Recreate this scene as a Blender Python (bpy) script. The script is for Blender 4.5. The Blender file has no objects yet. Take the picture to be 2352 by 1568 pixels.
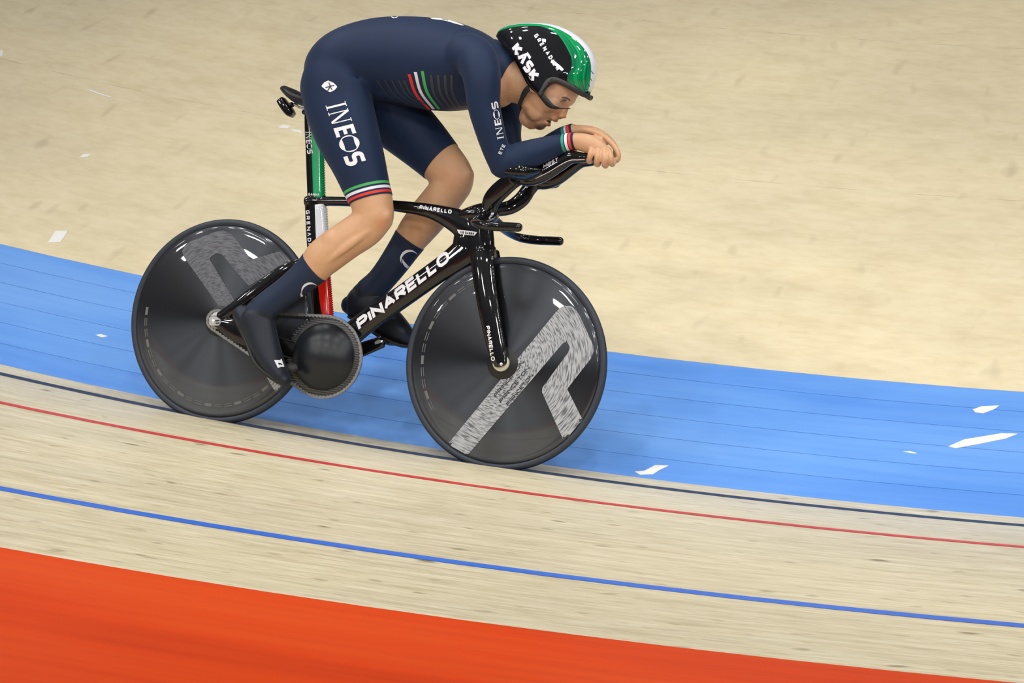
import bpy, bmesh, math, random
import numpy as np
from mathutils import Vector, Matrix
from mathutils.bvhtree import BVHTree
random.seed(7)
S = bpy.context.scene
COL = S.collection
# ---------------------------------------------------------------- camera, world, lamps, exposure
LEAN = math.radians(36.0)                 # lean of the bicycle on the banking
cL, sL = math.cos(LEAN), math.sin(LEAN)
RW = np.array([[1, 0, 0], [0, cL, sL], [0, -sL, cL]])      # bicycle frame -> world
CM = np.array([[0.92457911, 0.34902773, 0.15275177],
               [-0.13510727, -0.07450784, 0.98802561],
               [-0.35622954, 0.93414572, 0.02173221]])      # right, up, view direction in the bicycle frame
CP = np.array([3.81301935, -7.35434355, 0.23534441])
FPX = 5800.39
cam_d = bpy.data.cameras.new('camera')
cam = bpy.data.objects.new('camera', cam_d)
COL.objects.link(cam)
cam_d.sensor_width = 36.0
cam_d.lens = FPX / 2352.0 * 36.0
cam_d.clip_end = 300
_r, _u, _d = (RW @ CM[0]), (RW @ CM[1]), (RW @ CM[2])
_c = RW @ CP
cam.matrix_world = Matrix(((_r[0], _u[0], -_d[0], _c[0]), (_r[1], _u[1], -_d[1], _c[1]),
                           (_r[2], _u[2], -_d[2], _c[2]), (0, 0, 0, 1)))
S.camera = cam
W = bpy.data.worlds.new('arena_air')
S.world = W
W.use_nodes = True
bg = W.node_tree.nodes['Background']
bg.inputs[0].default_value = (0.50, 0.57, 0.70, 1)
bg.inputs[1].default_value = 0.12
S.view_settings.view_transform = 'Standard'
S.view_settings.look = 'None'
S.view_settings.exposure = 0.0
S.view_settings.gamma = 1.0
S.view_settings.use_curve_mapping = False


def lamp(x, y, z, power, size, tgt=(0.8, 0.3, 0.3), spread=150):
    d = bpy.data.lights.new('ceiling_lamp', 'AREA')
    d.energy = power
    d.shape = 'RECTANGLE'
    d.size = size
    d.size_y = size * 0.6
    d.spread = math.radians(spread)
    d.color = (1.0, 0.985, 0.95)
    o = bpy.data.objects.new('ceiling_lamp', d)
    COL.objects.link(o)
    o.location = (x, y, z)
    v = Vector(tgt) - Vector((x, y, z))
    o.rotation_euler = v.to_track_quat('-Z', 'Y').to_euler()
    return o


for ix in range(6):
    for iy in range(5):
        x = -9.2 + ix * 4.0 + (1.0 if iy % 2 else 0.0)
        y = -7.4 + iy * 3.7
        lamp(x, y, 9.5, 12.3, 0.8, tgt=(x * 0.15 + 1.1, y * 0.15 + 0.1, 0.2), spread=68)

# ---------------------------------------------------------------- small helpers
def A3(v): return np.array(v, float)


def P(px, py, Y=0.0):
    """point on the plane y = Y of the bicycle frame seen at image position px, py"""
    d = CM[2] + CM[0] * ((px - 1176.0) / FPX) - CM[1] * ((py - 784.0) / FPX)
    t = (Y - CP[1]) / d[1]
    return CP + d * t


def depth(p): return float((A3(p) - CP) @ CM[2])


def mpp(p): return depth(p) / FPX           # metres per pixel at p


def ray(px, py):
    d = CM[2] + CM[0] * ((px - 1176.0) / FPX) - CM[1] * ((py - 784.0) / FPX)
    return d / np.linalg.norm(d)


def nrm(v):
    v = A3(v); n = np.linalg.norm(v)
    return v / n if n > 1e-12 else v


def mesh_from(name, V, F, smooth=True):
    me = bpy.data.meshes.new(name)
    me.from_pydata([tuple(v) for v in V], [], [tuple(f) for f in F])
    if smooth:
        me.polygons.foreach_set('use_smooth', [True] * len(me.polygons))
    me.update()
    return me


def obj(name, me, mat, parent=None):
    o = bpy.data.objects.new(name, me)
    COL.objects.link(o)
    if mat is not None:
        for m in (mat if isinstance(mat, (list, tuple)) else [mat]):
            me.materials.append(m)
    if parent is not None:
        o.parent = parent
    return o


def geo(name, VF, mat, parent=None, smooth=True):
    return obj(name, mesh_from(name, VF[0], VF[1], smooth), mat, parent)


def join(*parts):
    V, F = [], []
    for v, f in parts:
        k = len(V)
        V += [tuple(q) for q in v]
        F += [tuple(i + k for i in t) for t in f]
    return V, F


def tag(o, label, cat=None, kind=None, group=None):
    o['label'] = label
    if cat: o['category'] = cat
    if kind: o['kind'] = kind
    if group: o['group'] = group
    return o


def catmull(pts, m):
    pts = [A3(p) for p in pts]
    if len(pts) == 2:
        return [pts[0] + (pts[1] - pts[0]) * i / m for i in range(m + 1)]
    out = []
    for i in range(len(pts) - 1):
        p0 = pts[i - 1] if i > 0 else 2 * pts[0] - pts[1]
        p1, p2 = pts[i], pts[i + 1]
        p3 = pts[i + 2] if i + 2 < len(pts) else 2 * pts[-1] - pts[-2]
        for k in range(m):
            t = k / m
            out.append(0.5 * (2 * p1 + (p2 - p0) * t + (2 * p0 - 5 * p1 + 4 * p2 - p3) * t * t + (3 * p1 - p0 - 3 * p2 + p3) * t ** 3))
    out.append(pts[-1])
    return out


def tube3(rows, n=20, cap=1.0, ex=2.0, side=None):
    """rows: (x,y,z,a,b) already in metres; a lies in the plane of travel, b sideways"""
    rows = [A3(r) for r in rows]
    C = [r[:3] for r in rows]
    rings = []
    for i, r in enumerate(rows):
        T = nrm(C[min(i + 1, len(C) - 1)] - C[max(i - 1, 0)])
        sd = A3(side if side is not None else (0, 1, 0))
        if abs(T @ sd) > 0.97:
            sd = A3((1, 0, 0))
        lat = nrm(sd - T * (T @ sd))
        N = np.cross(lat, T)
        rings.append((C[i], T, N, lat, max(r[3], 1e-5), max(r[4], 1e-5)))
    full = []
    if cap > 0:
        c, T, N, l, a, b = rings[0]
        e = min(a, b) * cap
        for q in (0.12, 0.45, 0.8):
            w = math.sqrt(max(1 - (1 - q) ** 2, 0))
            full.append((c - T * e * (1 - q), T, N, l, a * w, b * w))
    full += rings
    if cap > 0:
        c, T, N, l, a, b = rings[-1]
        e = min(a, b) * cap
        for q in (0.8, 0.45, 0.12):
            w = math.sqrt(max(1 - (1 - q) ** 2, 0))
            full.append((c + T * e * (1 - q), T, N, l, a * w, b * w))
    V, F = [], []
    for c, T, N, l, a, b in full:
        for k in range(n):
            t = 2 * math.pi * k / n
            ct, st = math.cos(t), math.sin(t)
            if ex != 2.0:
                ct = math.copysign(abs(ct) ** (2 / ex), ct); st = math.copysign(abs(st) ** (2 / ex), st)
            V.append(tuple(c + N * (a * ct) + l * (b * st)))
    m = len(full)
    for i in range(m - 1):
        for k in range(n):
            k2 = (k + 1) % n
            F.append((i * n + k, i * n + k2, (i + 1) * n + k2, (i + 1) * n + k))
    F.append(tuple(range(n - 1, -1, -1)))
    F.append(tuple((m - 1) * n + k for k in range(n)))
    return V, F


def rows_px(pts, m=5):
    """(px,py,Y,a_px,b_m) control rows -> smooth metric rows"""
    R = []
    for (x, y, Y, a, b) in pts:
        c = P(x, y, Y)
        R.append((*c, a * mpp(c), b))
    return catmull(R, m)


def tube(pts, n=20, m=5, cap=1.0, ex=2.0, side=None):
    return tube3(rows_px(pts, m), n, cap, ex, side)


def ell(px, py, Y, a, b, lat, ang=0.0, n=16, m=10):
    """ellipsoid: a,b in pixels in the picture plane of travel turned by ang, lat in metres sideways"""
    c = P(px, py, Y)
    s = mpp(c)
    ca, sa = math.cos(math.radians(ang)), math.sin(math.radians(ang))
    e1 = nrm(P(px + 10 * ca, py + 10 * sa, Y) - c)
    e2 = np.cross(e1, A3((0, 1, 0)))
    V, F = [], []
    for i in range(m + 1):
        ph = math.pi * i / m
        for k in range(n):
            th = 2 * math.pi * k / n
            V.append(tuple(c + e1 * (a * s * math.sin(ph) * math.cos(th)) + e2 * (b * s * math.sin(ph) * math.sin(th)) + A3((0, 1, 0)) * (lat * math.cos(ph))))
    for i in range(m):
        for k in range(n):
            k2 = (k + 1) % n
            F.append((i * n + k, (i + 1) * n + k, (i + 1) * n + k2, i * n + k2))
    return V, F


def lathe(profile, n=64, axis='y'):
    """profile rows (radius, y); turned about the y axis"""
    V, F = [], []
    for r, y in profile:
        for k in range(n):
            t = 2 * math.pi * k / n
            V.append((r * math.cos(t), y, r * math.sin(t)))
    for i in range(len(profile) - 1):
        for k in range(n):
            k2 = (k + 1) % n
            F.append((i * n + k, i * n + k2, (i + 1) * n + k2, (i + 1) * n + k))
    return V, F


def prism(poly_px, Y, th, bevel=0.0):
    """outline given in pixels at depth Y, extruded sideways by th either way"""
    pts = [P(x, y, Y) for x, y in poly_px]
    n = len(pts)
    c = sum(pts) / n
    V, F = [], []
    layers = [(-th, 1.0)] if bevel == 0 else [(-th, 1 - bevel), (-th * 0.6, 1.0)]
    layers = layers + [(-y, s) for y, s in reversed(layers)]
    for dy, sc in layers:
        for q in pts:
            w = c + (q - c) * sc
            V.append((w[0], w[1] + dy, w[2]))
    L = len(layers)
    for i in range(L - 1):
        for k in range(n):
            k2 = (k + 1) % n
            F.append((i * n + k, i * n + k2, (i + 1) * n + k2, (i + 1) * n + k))
    F.append(tuple(range(n - 1, -1, -1)))
    F.append(tuple((L - 1) * n + k for k in range(n)))
    return V, F


def box(c, sx, sy, sz, rot=None):
    V = []
    for dx in (-1, 1):
        for dy in (-1, 1):
            for dz in (-1, 1):
                q = A3((dx * sx, dy * sy, dz * sz))
                if rot is not None: q = rot @ q
                V.append(tuple(A3(c) + q))
    F = [(0, 1, 3, 2), (4, 6, 7, 5), (0, 4, 5, 1), (2, 3, 7, 6), (0, 2, 6, 4), (1, 5, 7, 3)]
    return V, F


# ---------------------------------------------------------------- materials
def srgb(r, g, b):
    def f(c):
        c /= 255.0
        return c / 12.92 if c <= 0.04045 else ((c + 0.055) / 1.055) ** 2.4
    return (f(r), f(g), f(b), 1.0)


def mat(name, col, rough=0.5, metal=0.0, coat=0.0, coat_r=0.05, spec=0.5, noise=0.06, nscale=40.0, sheen=0.0):
    m = bpy.data.materials.new(name)
    m.use_nodes = True
    nt = m.node_tree
    b = nt.nodes['Principled BSDF']
    b.inputs['Roughness'].default_value = rough
    b.inputs['Metallic'].default_value = metal
    b.inputs['Coat Weight'].default_value = coat
    b.inputs['Coat Roughness'].default_value = coat_r
    b.inputs['Specular IOR Level'].default_value = spec
    if sheen:
        b.inputs['Sheen Weight'].default_value = sheen
        b.inputs['Sheen Roughness'].default_value = 0.5
    tc = nt.nodes.new('ShaderNodeTexCoord')
    nz = nt.nodes.new('ShaderNodeTexNoise')
    nz.inputs['Scale'].default_value = nscale
    nz.inputs['Detail'].default_value = 3
    nt.links.new(tc.outputs['Object'], nz.inputs['Vector'])
    mx = nt.nodes.new('ShaderNodeMix')
    mx.data_type = 'RGBA'
    c = A3(col[:3])
    mx.inputs['A'].default_value = (*(c * (1 - noise)), 1)
    mx.inputs['B'].default_value = (*np.minimum(c * (1 + noise), 1), 1)
    nt.links.new(nz.outputs['Fac'], mx.inputs['Factor'])
    nt.links.new(mx.outputs['Result'], b.inputs['Base Color'])
    return m


class NB:
    """tiny node builder"""
    def __init__(s, m):
        s.nt = m.node_tree; s.n = s.nt.nodes; s.l = s.nt.links
    def math(s, op, a, b=None, c=None, clamp=False):
        q = s.n.new('ShaderNodeMath'); q.operation = op; q.use_clamp = clamp
        for i, v in enumerate((a, b, c)):
            if v is None: continue
            if isinstance(v, (int, float)): q.inputs[i].default_value = v
            else: s.l.new(v, q.inputs[i])
        return q.outputs[0]
    def noise(s, vec, scale, detail=3, rough=0.5):
        q = s.n.new('ShaderNodeTexNoise')
        q.inputs['Scale'].default_value = scale; q.inputs['Detail'].default_value = detail; q.inputs['Roughness'].default_value = rough
        s.l.new(vec, q.inputs['Vector'])
        return q.outputs['Fac']
    def mapping(s, vec, scale):
        q = s.n.new('ShaderNodeMapping'); q.inputs['Scale'].default_value = scale
        s.l.new(vec, q.inputs['Vector'])
        return q.outputs['Vector']
    def ramp(s, f, stops):
        q = s.n.new('ShaderNodeValToRGB')
        els = q.color_ramp.elements
        while len(els) < len(stops): els.new(0.5)
        for e, (p, c) in zip(els, stops):
            e.position = p; e.color = c if len(c) == 4 else (*c, 1)
        s.l.new(f, q.inputs['Fac'])
        return q.outputs['Color']
    def mix(s, f, a, b, mode='MIX'):
        q = s.n.new('ShaderNodeMix'); q.data_type = 'RGBA'; q.blend_type = mode
        for k, v in (('Factor', f), ('A', a), ('B', b)):
            if isinstance(v, (int, float)): q.inputs[k].default_value = v
            elif isinstance(v, tuple): q.inputs[k].default_value = v if len(v) == 4 else (*v, 1)
            else: s.l.new(v, q.inputs[k])
        return q.outputs['Result']
    def uv(s):
        q = s.n.new('ShaderNodeTexCoord'); return q.outputs['UV']
    def objc(s):
        q = s.n.new('ShaderNodeTexCoord'); return q.outputs['Object']


def new_mat(name, rough=0.5, coat=0.0, coat_r=0.05, spec=0.5):
    m = bpy.data.materials.new(name); m.use_nodes = True
    b = m.node_tree.nodes['Principled BSDF']
    b.inputs['Roughness'].default_value = rough
    b.inputs['Coat Weight'].default_value = coat
    b.inputs['Coat Roughness'].default_value = coat_r
    b.inputs['Specular IOR Level'].default_value = spec
    return m, b, NB(m)


def wood_mat(name, base, dark, light, streak_u, streak_v, amt, knots=0.5, rough=0.42, plank=None):
    m, b, k = new_mat(name, rough, spec=0.4)
    uv = k.uv()
    n1 = k.noise(k.mapping(uv, (streak_u, streak_v, 1)), 1.0, 4, 0.6)
    n2 = k.noise(k.mapping(uv, (streak_u * 3.1, streak_v * 3.7, 1)), 1.0, 3, 0.6)
    n3 = k.noise(k.mapping(uv, (0.5, 0.9, 1)), 1.0, 2)
    c = k.ramp(n1, [(0.30, dark), (0.5, base), (0.72, light)])
    c = k.mix(amt, base, c)
    c2 = k.ramp(n2, [(0.36, dark), (0.52, base), (0.66, light)])
    c = k.mix(amt * 0.55, c, c2)
    big = k.ramp(n3, [(0.35, (0.90, 0.90, 0.90)), (0.65, (1.04, 1.04, 1.02))])
    c = k.mix(1.0, c, big, 'MULTIPLY')
    if knots > 0:
        kn = k.noise(k.mapping(uv, (streak_u * 2.6 + 2.0, streak_v * 0.6, 1)), 1.0, 1, 0.3)
        kf = k.math('MULTIPLY', k.math('SUBTRACT', kn, 0.685, clamp=True), 9.0 * knots, clamp=True)
        c = k.mix(kf, c, tuple(A3(dark[:3]) * 0.62))
    if plank:
        sep = k.n.new('ShaderNodeSeparateXYZ'); k.l.new(uv, sep.inputs[0])
        fr = k.math('FRACT', k.math('DIVIDE', sep.outputs['Y'], plank))
        row = k.math('FLOOR', k.math('DIVIDE', sep.outputs['Y'], plank))
        wn = k.n.new('ShaderNodeTexWhiteNoise'); wn.noise_dimensions = '1D'
        k.l.new(row, wn.inputs['W'])
        tone = k.ramp(wn.outputs['Value'], [(0.0, (0.95, 0.945, 0.93)), (1.0, (1.03, 1.03, 1.025))])
        c = k.mix(1.0, c, tone, 'MULTIPLY')
        seam = k.math('LESS_THAN', fr, 0.05)
        c = k.mix(k.math('MULTIPLY', seam, 0.12), c, tuple(A3(dark[:3]) * 0.5))
    k.l.new(c, b.inputs['Base Color'])
    return m


M = {}
M['infield'] = wood_mat('pale_plywood', (0.70, 0.60, 0.40), (0.49, 0.40, 0.235), (0.80, 0.72, 0.54), 3.4, 8.5, 0.30, knots=0.27, rough=0.5)
M['track'] = wood_mat('siberian_pine_boards', (0.70, 0.615, 0.43), (0.40, 0.32, 0.17), (0.90, 0.84, 0.67), 3.6, 32.0, 0.55, knots=0.8, rough=0.40, plank=0.045)
M['gap'] = mat('dark_joint', (0.52, 0.44, 0.29, 1), 0.8)


def paint_mat(name, col, dark, light, amt=0.5, rough=0.45, spec=0.35):
    m, b, k = new_mat(name, rough, spec=spec)
    uv = k.uv()
    n1 = k.noise(k.mapping(uv, (1.8, 24.0, 1)), 1.0, 4, 0.6)
    n2 = k.noise(k.mapping(uv, (0.5, 2.2, 1)), 1.0, 3)
    c = k.mix(amt, col, k.ramp(n1, [(0.3, dark), (0.5, col), (0.75, light)]))
    c = k.mix(amt, c, k.ramp(n2, [(0.35, dark), (0.5, col), (0.7, light)]))
    oi = k.n.new('ShaderNodeObjectInfo')
    tone = k.ramp(oi.outputs['Random'], [(0, (0.95, 0.96, 0.98)), (1, (1.04, 1.03, 1.01))])
    c = k.mix(1.0, c, tone, 'MULTIPLY')
    k.l.new(c, b.inputs['Base Color'])
    return m


M['blue'] = paint_mat('sky_blue_board_paint', (0.120, 0.305, 0.735), (0.06, 0.21, 0.66), (0.20, 0.395, 0.78), 0.5)
M['bluegap'] = mat('blue_joint', (0.03, 0.17, 0.55, 1), 0.6)
M['orange'] = paint_mat('orange_red_track_paint', (0.68, 0.052, 0.002), (0.46, 0.028, 0.002), (0.74, 0.09, 0.012), 0.55, 0.5, 0.12)
M['line_black'] = paint_mat('navy_black_line_paint', (0.025, 0.035, 0.07), (0.015, 0.02, 0.04), (0.05, 0.07, 0.12), 0.5)
M['line_red'] = paint_mat('red_line_paint', (0.62, 0.035, 0.03), (0.45, 0.02, 0.02), (0.66, 0.09, 0.08), 0.5)
M['line_blue'] = paint_mat('royal_blue_line_paint', (0.035, 0.15, 0.66), (0.02, 0.10, 0.5), (0.08, 0.22, 0.72), 0.4)
M['scuff'] = mat('white_tape', (0.76, 0.76, 0.73, 1), 0.5)

M['gloss'] = mat('gloss_black_carbon', (0.004, 0.004, 0.005, 1), 0.35, coat=1.0, coat_r=0.05, spec=0.08)
M['satin'] = mat('satin_black_carbon', (0.010, 0.010, 0.011, 1), 0.42, spec=0.4)
M['rubber'] = mat('tyre_rubber', (0.026, 0.033, 0.048, 1), 0.5, spec=0.4)
M['steel'] = mat('chain_steel', (0.34, 0.335, 0.33, 1), 0.32, metal=0.9)
M['silver'] = mat('polished_alloy', (0.80, 0.80, 0.80, 1), 0.25, metal=0.7)
M['cream'] = mat('cream_hub_cap', (0.62, 0.61, 0.50, 1), 0.4)
M['green'] = mat('green_gloss_paint', (0.0, 0.38, 0.13, 1), 0.3, coat=0.8)
M['white'] = mat('white_gloss_paint', (0.75, 0.77, 0.84, 1), 0.3, coat=0.8)
M['red'] = mat('red_gloss_paint', (0.70, 0.012, 0.004, 1), 0.3, coat=0.8)
M['print'] = mat('white_print', (0.80, 0.81, 0.86, 1), 0.5)
M['print_dark'] = mat('black_print', (0.012, 0.014, 0.02, 1), 0.5)
M['suit'] = mat('navy_skinsuit_fabric', (0.0100, 0.0225, 0.060, 1), 0.55, spec=0.17, sheen=0.06, noise=0.12, nscale=14)
M['suit_lit'] = mat('lit_skinsuit_fabric', (0.020, 0.034, 0.070, 1), 0.42, spec=0.5, sheen=0.5, noise=0.12, nscale=14)  # unused suit copy, light from above put into a bluer colour
M['sock'] = mat('navy_sock_fabric', (0.011, 0.021, 0.050, 1), 0.55, spec=0.25, sheen=0.06, noise=0.15, nscale=25)
M['shoe'] = mat('navy_overshoe_fabric', (0.009, 0.013, 0.023, 1), 0.45, spec=0.3, sheen=0.05)
M['st_green'] = mat('green_stripe_fabric', (0.06, 0.40, 0.10, 1), 0.6)
M['cuff_green'] = mat('teal_green_stripe_fabric', (0.02, 0.30, 0.20, 1), 0.6)
M['st_white'] = mat('white_stripe_fabric', (0.74, 0.75, 0.84, 1), 0.6)
M['st_red'] = mat('red_stripe_fabric', (0.70, 0.03, 0.02, 1), 0.6)
M['st_grey'] = mat('grey_stripe_fabric', (0.032, 0.036, 0.042, 1), 0.6)
M['strap'] = mat('black_webbing', (0.010, 0.010, 0.013, 1), 0.6)
M['trim'] = mat('soft_black_helmet_rubber', (0.020, 0.021, 0.021, 1), 0.5)
M['eye_white'] = mat('eye_white', (0.30, 0.24, 0.22, 1), 0.35)
M['eye_dark'] = mat('dark_iris', (0.03, 0.018, 0.012, 1), 0.2)
M['hair'] = mat('dark_brown_hair', (0.07, 0.035, 0.016, 1), 0.7)
M['mouth'] = mat('dark_mouth', (0.06, 0.012, 0.01, 1), 0.6)

# skin with a painted tint attribute (stubble, lips, eye socket shade)
m, b, k = new_mat('skin', 0.45, spec=0.4)
at = k.n.new('ShaderNodeAttribute'); at.attribute_name = 'tint'
nz = k.noise(k.objc(), 55.0, 4, 0.6)
c = k.mix(nz, (0.55, 0.305, 0.165), (0.65, 0.385, 0.22))
c = k.mix(1.0, c, at.outputs['Color'], 'MULTIPLY')
k.l.new(c, b.inputs['Base Color'])
b.inputs['Subsurface Weight'].default_value = 0.12
b.inputs['Subsurface Radius'].default_value = (0.02, 0.008, 0.004)
b.inputs['Subsurface Scale'].default_value = 0.3
M['skin'] = m

# lenticular carbon disc: radial sheen comes from the turned surface
m, b, k = new_mat('turned_carbon_disc', 0.42, coat=0.8, coat_r=0.03, spec=0.6)
b.inputs['Base Color'].default_value = (0.062, 0.067, 0.078, 1)
b.inputs['Anisotropic'].default_value = 0.97
b.inputs['Anisotropic Rotation'].default_value = 0.25
b.inputs['Metallic'].default_value = 0.9
tg = k.n.new('ShaderNodeTangent'); tg.direction_type = 'RADIAL'; tg.axis = 'Y'
k.l.new(tg.outputs[0], b.inputs['Tangent'])
M['disc'] = m


def logo_mat(name, lightc, darkc, thr):
    m, b, k = new_mat(name, 0.4)
    o = k.objc()
    sep = k.n.new('ShaderNodeSeparateXYZ'); k.l.new(o, sep.inputs[0])
    r = k.math('SQRT', k.math('ADD', k.math('MULTIPLY', sep.outputs['X'], sep.outputs['X']), k.math('MULTIPLY', sep.outputs['Z'], sep.outputs['Z'])))
    th = k.math('ARCTAN2', sep.outputs['Z'], sep.outputs['X'])
    cb = k.n.new('ShaderNodeCombineXYZ')
    k.l.new(k.math('MULTIPLY', r, 260.0), cb.inputs[0]); k.l.new(k.math('MULTIPLY', th, 7.0), cb.inputs[1])
    n = k.noise(cb.outputs[0], 1.0, 2, 0.5)
    c = k.ramp(n, [(thr - 0.08, darkc), (thr + 0.08, lightc)])
    k.l.new(c, b.inputs['Base Color'])
    return m


M['logo_f'] = logo_mat('silver_white_wheel_print', (0.40, 0.41, 0.44), (0.10, 0.11, 0.125), 0.46)
M['logo_r'] = logo_mat('dimmed_wheel_print', (0.125, 0.13, 0.155), (0.055, 0.057, 0.068), 0.47)  # same print as the front logo, weaker light put into the colour
M['dash'] = mat('grey_rim_lettering', (0.13, 0.13, 0.125, 1), 0.5)

# ribbed spider of the chainring
m, b, k = new_mat('ribbed_black_alloy', 0.4, spec=0.5)
wv = k.n.new('ShaderNodeTexWave'); wv.wave_type = 'BANDS'; wv.bands_direction = 'Z'
wv.inputs['Scale'].default_value = 42.0
wv.inputs['Distortion'].default_value = 0.0
k.l.new(k.objc(), wv.inputs['Vector'])
c = k.ramp(wv.outputs['Color'], [(0.45, (0.012, 0.012, 0.013)), (0.6, (0.06, 0.06, 0.063))])
k.l.new(c, b.inputs['Base Color'])
M['ribbed'] = m
M['dome'] = mat('satin_black_fairing', (0.008, 0.010, 0.014, 1), 0.34, spec=0.4)

# clear lens
m = bpy.data.materials.new('clear_lens'); m.use_nodes = True
nt = m.node_tree; b = nt.nodes['Principled BSDF']
b.inputs['Base Color'].default_value = (0.93, 0.88, 0.92, 1)
b.inputs['Roughness'].default_value = 0.02
b.inputs['Alpha'].default_value = 0.05
M['lens'] = m

# ---------------------------------------------------------------- the track: rings about the bend centre (world space)
RC, XC = 15.7031, 0.5629
PROF = [(-0.868, -0.0962), (-0.1482, -0.0659), (-0.0073, 0.0083), (0.5536, 0.3555), (1.6093, 0.9370), (2.1578, 1.2334), (7.2, 4.02)]


def zprof(q):
    if q <= PROF[0][0]: return PROF[0][1]
    for (q0, z0), (q1, z1) in zip(PROF, PROF[1:]):
        if q <= q1: return z0 + (z1 - z0) * (q - q0) / (q1 - q0)
    return PROF[-1][1]


def wpt(s, q, dz=0.0):
    th = s / RC
    r = RC + q
    return (XC + r * math.sin(th), RC - r * math.cos(th), zprof(q) + dz)


def arc_len(q):
    L, prev = 0.0, (-0.868, -0.0962)
    if q < -0.868: return q + 0.868
    for a in PROF[1:]:
        if a[0] >= q:
            return L + math.hypot(q - prev[0], zprof(q) - prev[1])
        L += math.hypot(a[0] - prev[0], a[1] - prev[1]); prev = a
    return L


def ring_patch(s0, s1, qs, ns, dz=0.0, skirt=0.0):
    V, F, UV = [], [], []
    for q in qs:
        for i in range(ns + 1):
            s = s0 + (s1 - s0) * i / ns
            V.append(wpt(s, q, dz)); UV.append((s, arc_len(q)))
    w = ns + 1
    for j in range(len(qs) - 1):
        for i in range(ns):
            F.append((j * w + i, (j + 1) * w + i, (j + 1) * w + i + 1, j * w + i + 1))
    if skirt:
        loop = [i for i in range(w)] + [j * w + ns for j in range(1, len(qs))] + [(len(qs) - 1) * w + i for i in range(ns - 1, -1, -1)] + [j * w for j in range(len(qs) - 2, 0, -1)]
        base = len(V)
        for i in loop:
            x, y, z = V[i]; V.append((x, y, z - skirt)); UV.append(UV[i])
        n = len(loop)
        for a in range(n):
            c = (a + 1) % n
            F.append((loop[a], loop[c], base + c, base + a))
    me = bpy.data.meshes.new('patch')
    me.from_pydata(V, [], F)
    ul = me.uv_layers.new(name='UVMap')
    li = np.zeros(len(me.loops), int); me.loops.foreach_get('vertex_index', li)
    ul.data.foreach_set('uv', np.array(UV)[li].ravel())
    me.polygons.foreach_set('use_smooth', [not skirt] * len(me.polygons))
    me.update()
    return me


def flip_up(me):
    if me.polygons and me.polygons[0].normal.z < 0:
        me.flip_normals()
    return me


# infield: plywood sheets with hairline joints
fl = obj('floor', flip_up(ring_patch(-12, 14, [-12.0, -6.0, -3.0, -1.5, -0.868], 60, dz=-0.004)), M['gap'])
tag(fl, 'flat pale plywood infield floor beyond the blue band, scuffed', kind='structure', cat='floor')
q = -0.868
row = 0
while q > -8.5:
    q2 = q - 1.25
    s = -9.5 + (row % 2) * 1.2
    f = (RC - 0.868) / (RC + (q + q2) / 2)
    step = 21 * f
    while s < 11:
        obj('sheet', flip_up(ring_patch(s + 0.0002 * f, s + step - 0.0002 * f, [q2 + 0.0004, q - 0.0004 if row else q - 0.0002], 60, skirt=0.004)), M['infield'], fl)
        s += step
    q = q2
    row += 1

# blue band boards
bb = obj('floor_band', flip_up(ring_patch(-9, 11, [-0.868, -0.1482], 80, dz=-0.004)), M['bluegap'])
tag(bb, 'sky blue painted board band along the inside of the track', kind='structure', cat='floor')
NR = 6
for r in range(NR):
    qa = -0.868 + (0.7198) * r / NR
    qb = -0.868 + (0.7198) * (r + 1) / NR
    s = -9.0
    while s < 10.5:
        g = 0.0009
        obj('board', flip_up(ring_patch(max(s, -9) + g, s + 20.0 - g, [qa + (g if r else 0), qb - (g if r < NR - 1 else 0)], 80, skirt=0.004, dz=0.0)), M['blue'], bb)
        s += 20.0

tr = obj('floor_track', flip_up(ring_patch(-9, 11, [-0.1482, -0.0073, 0.1, 0.25, 0.5536, 1.0, 1.6093, 2.1578, 3.5, 5.0, 7.2], 100)), M['track'])
tag(tr, 'banked pale pine track boards with streaked grain under the bicycle', kind='structure', cat='floor')
ad = obj('floor_painted', flip_up(ring_patch(-9, 11, [2.1578, 3.0, 4.2, 5.6], 100, dz=0.001)), M['orange'])
tag(ad, 'orange red painted area of the banking in the near foreground', kind='structure', cat='floor')


def line(name, q0, w, m, label):
    o = obj(name, flip_up(ring_patch(-9, 11, [q0 - w / 2, q0, q0 + w / 2], 100, dz=0.0009)), m)
    return tag(o, label, kind='structure', cat='line')


line('trim_1', -0.0073, 0.050, M['line_black'], 'thin navy black measuring line beside the blue band')
line('trim_2', 0.5536, 0.040, M['line_red'], 'thin red line on the boards outside the black line')
line('trim_3', 1.6093, 0.044, M['line_blue'], 'royal blue line between the red line and the orange paint')


def ground_hit(px, py):
    """image position -> point on the track surface (world)"""
    o = RW @ CP; d = RW @ ray(px, py)
    t = 3.0
    for i in range(4000):
        x = o + d * t
        qq = math.hypot(x[0] - XC, RC - x[1]) - RC
        if x[2] < zprof(qq): break
        t += 0.004
    return x


def scuff(quad, parent, name='tape_mark'):
    pts = [ground_hit(*c) for c in quad]
    V = [(p[0], p[1], p[2] + 0.0025) for p in pts] + [(p[0], p[1], p[2] + 0.0005) for p in pts]
    n = len(quad)
    F = [tuple(range(n))] + [(i, (i + 1) % n, n + (i + 1) % n, n + i) for i in range(n)]
    return obj(name, mesh_from(name, V, F, False), M['scuff'], parent)


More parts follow.
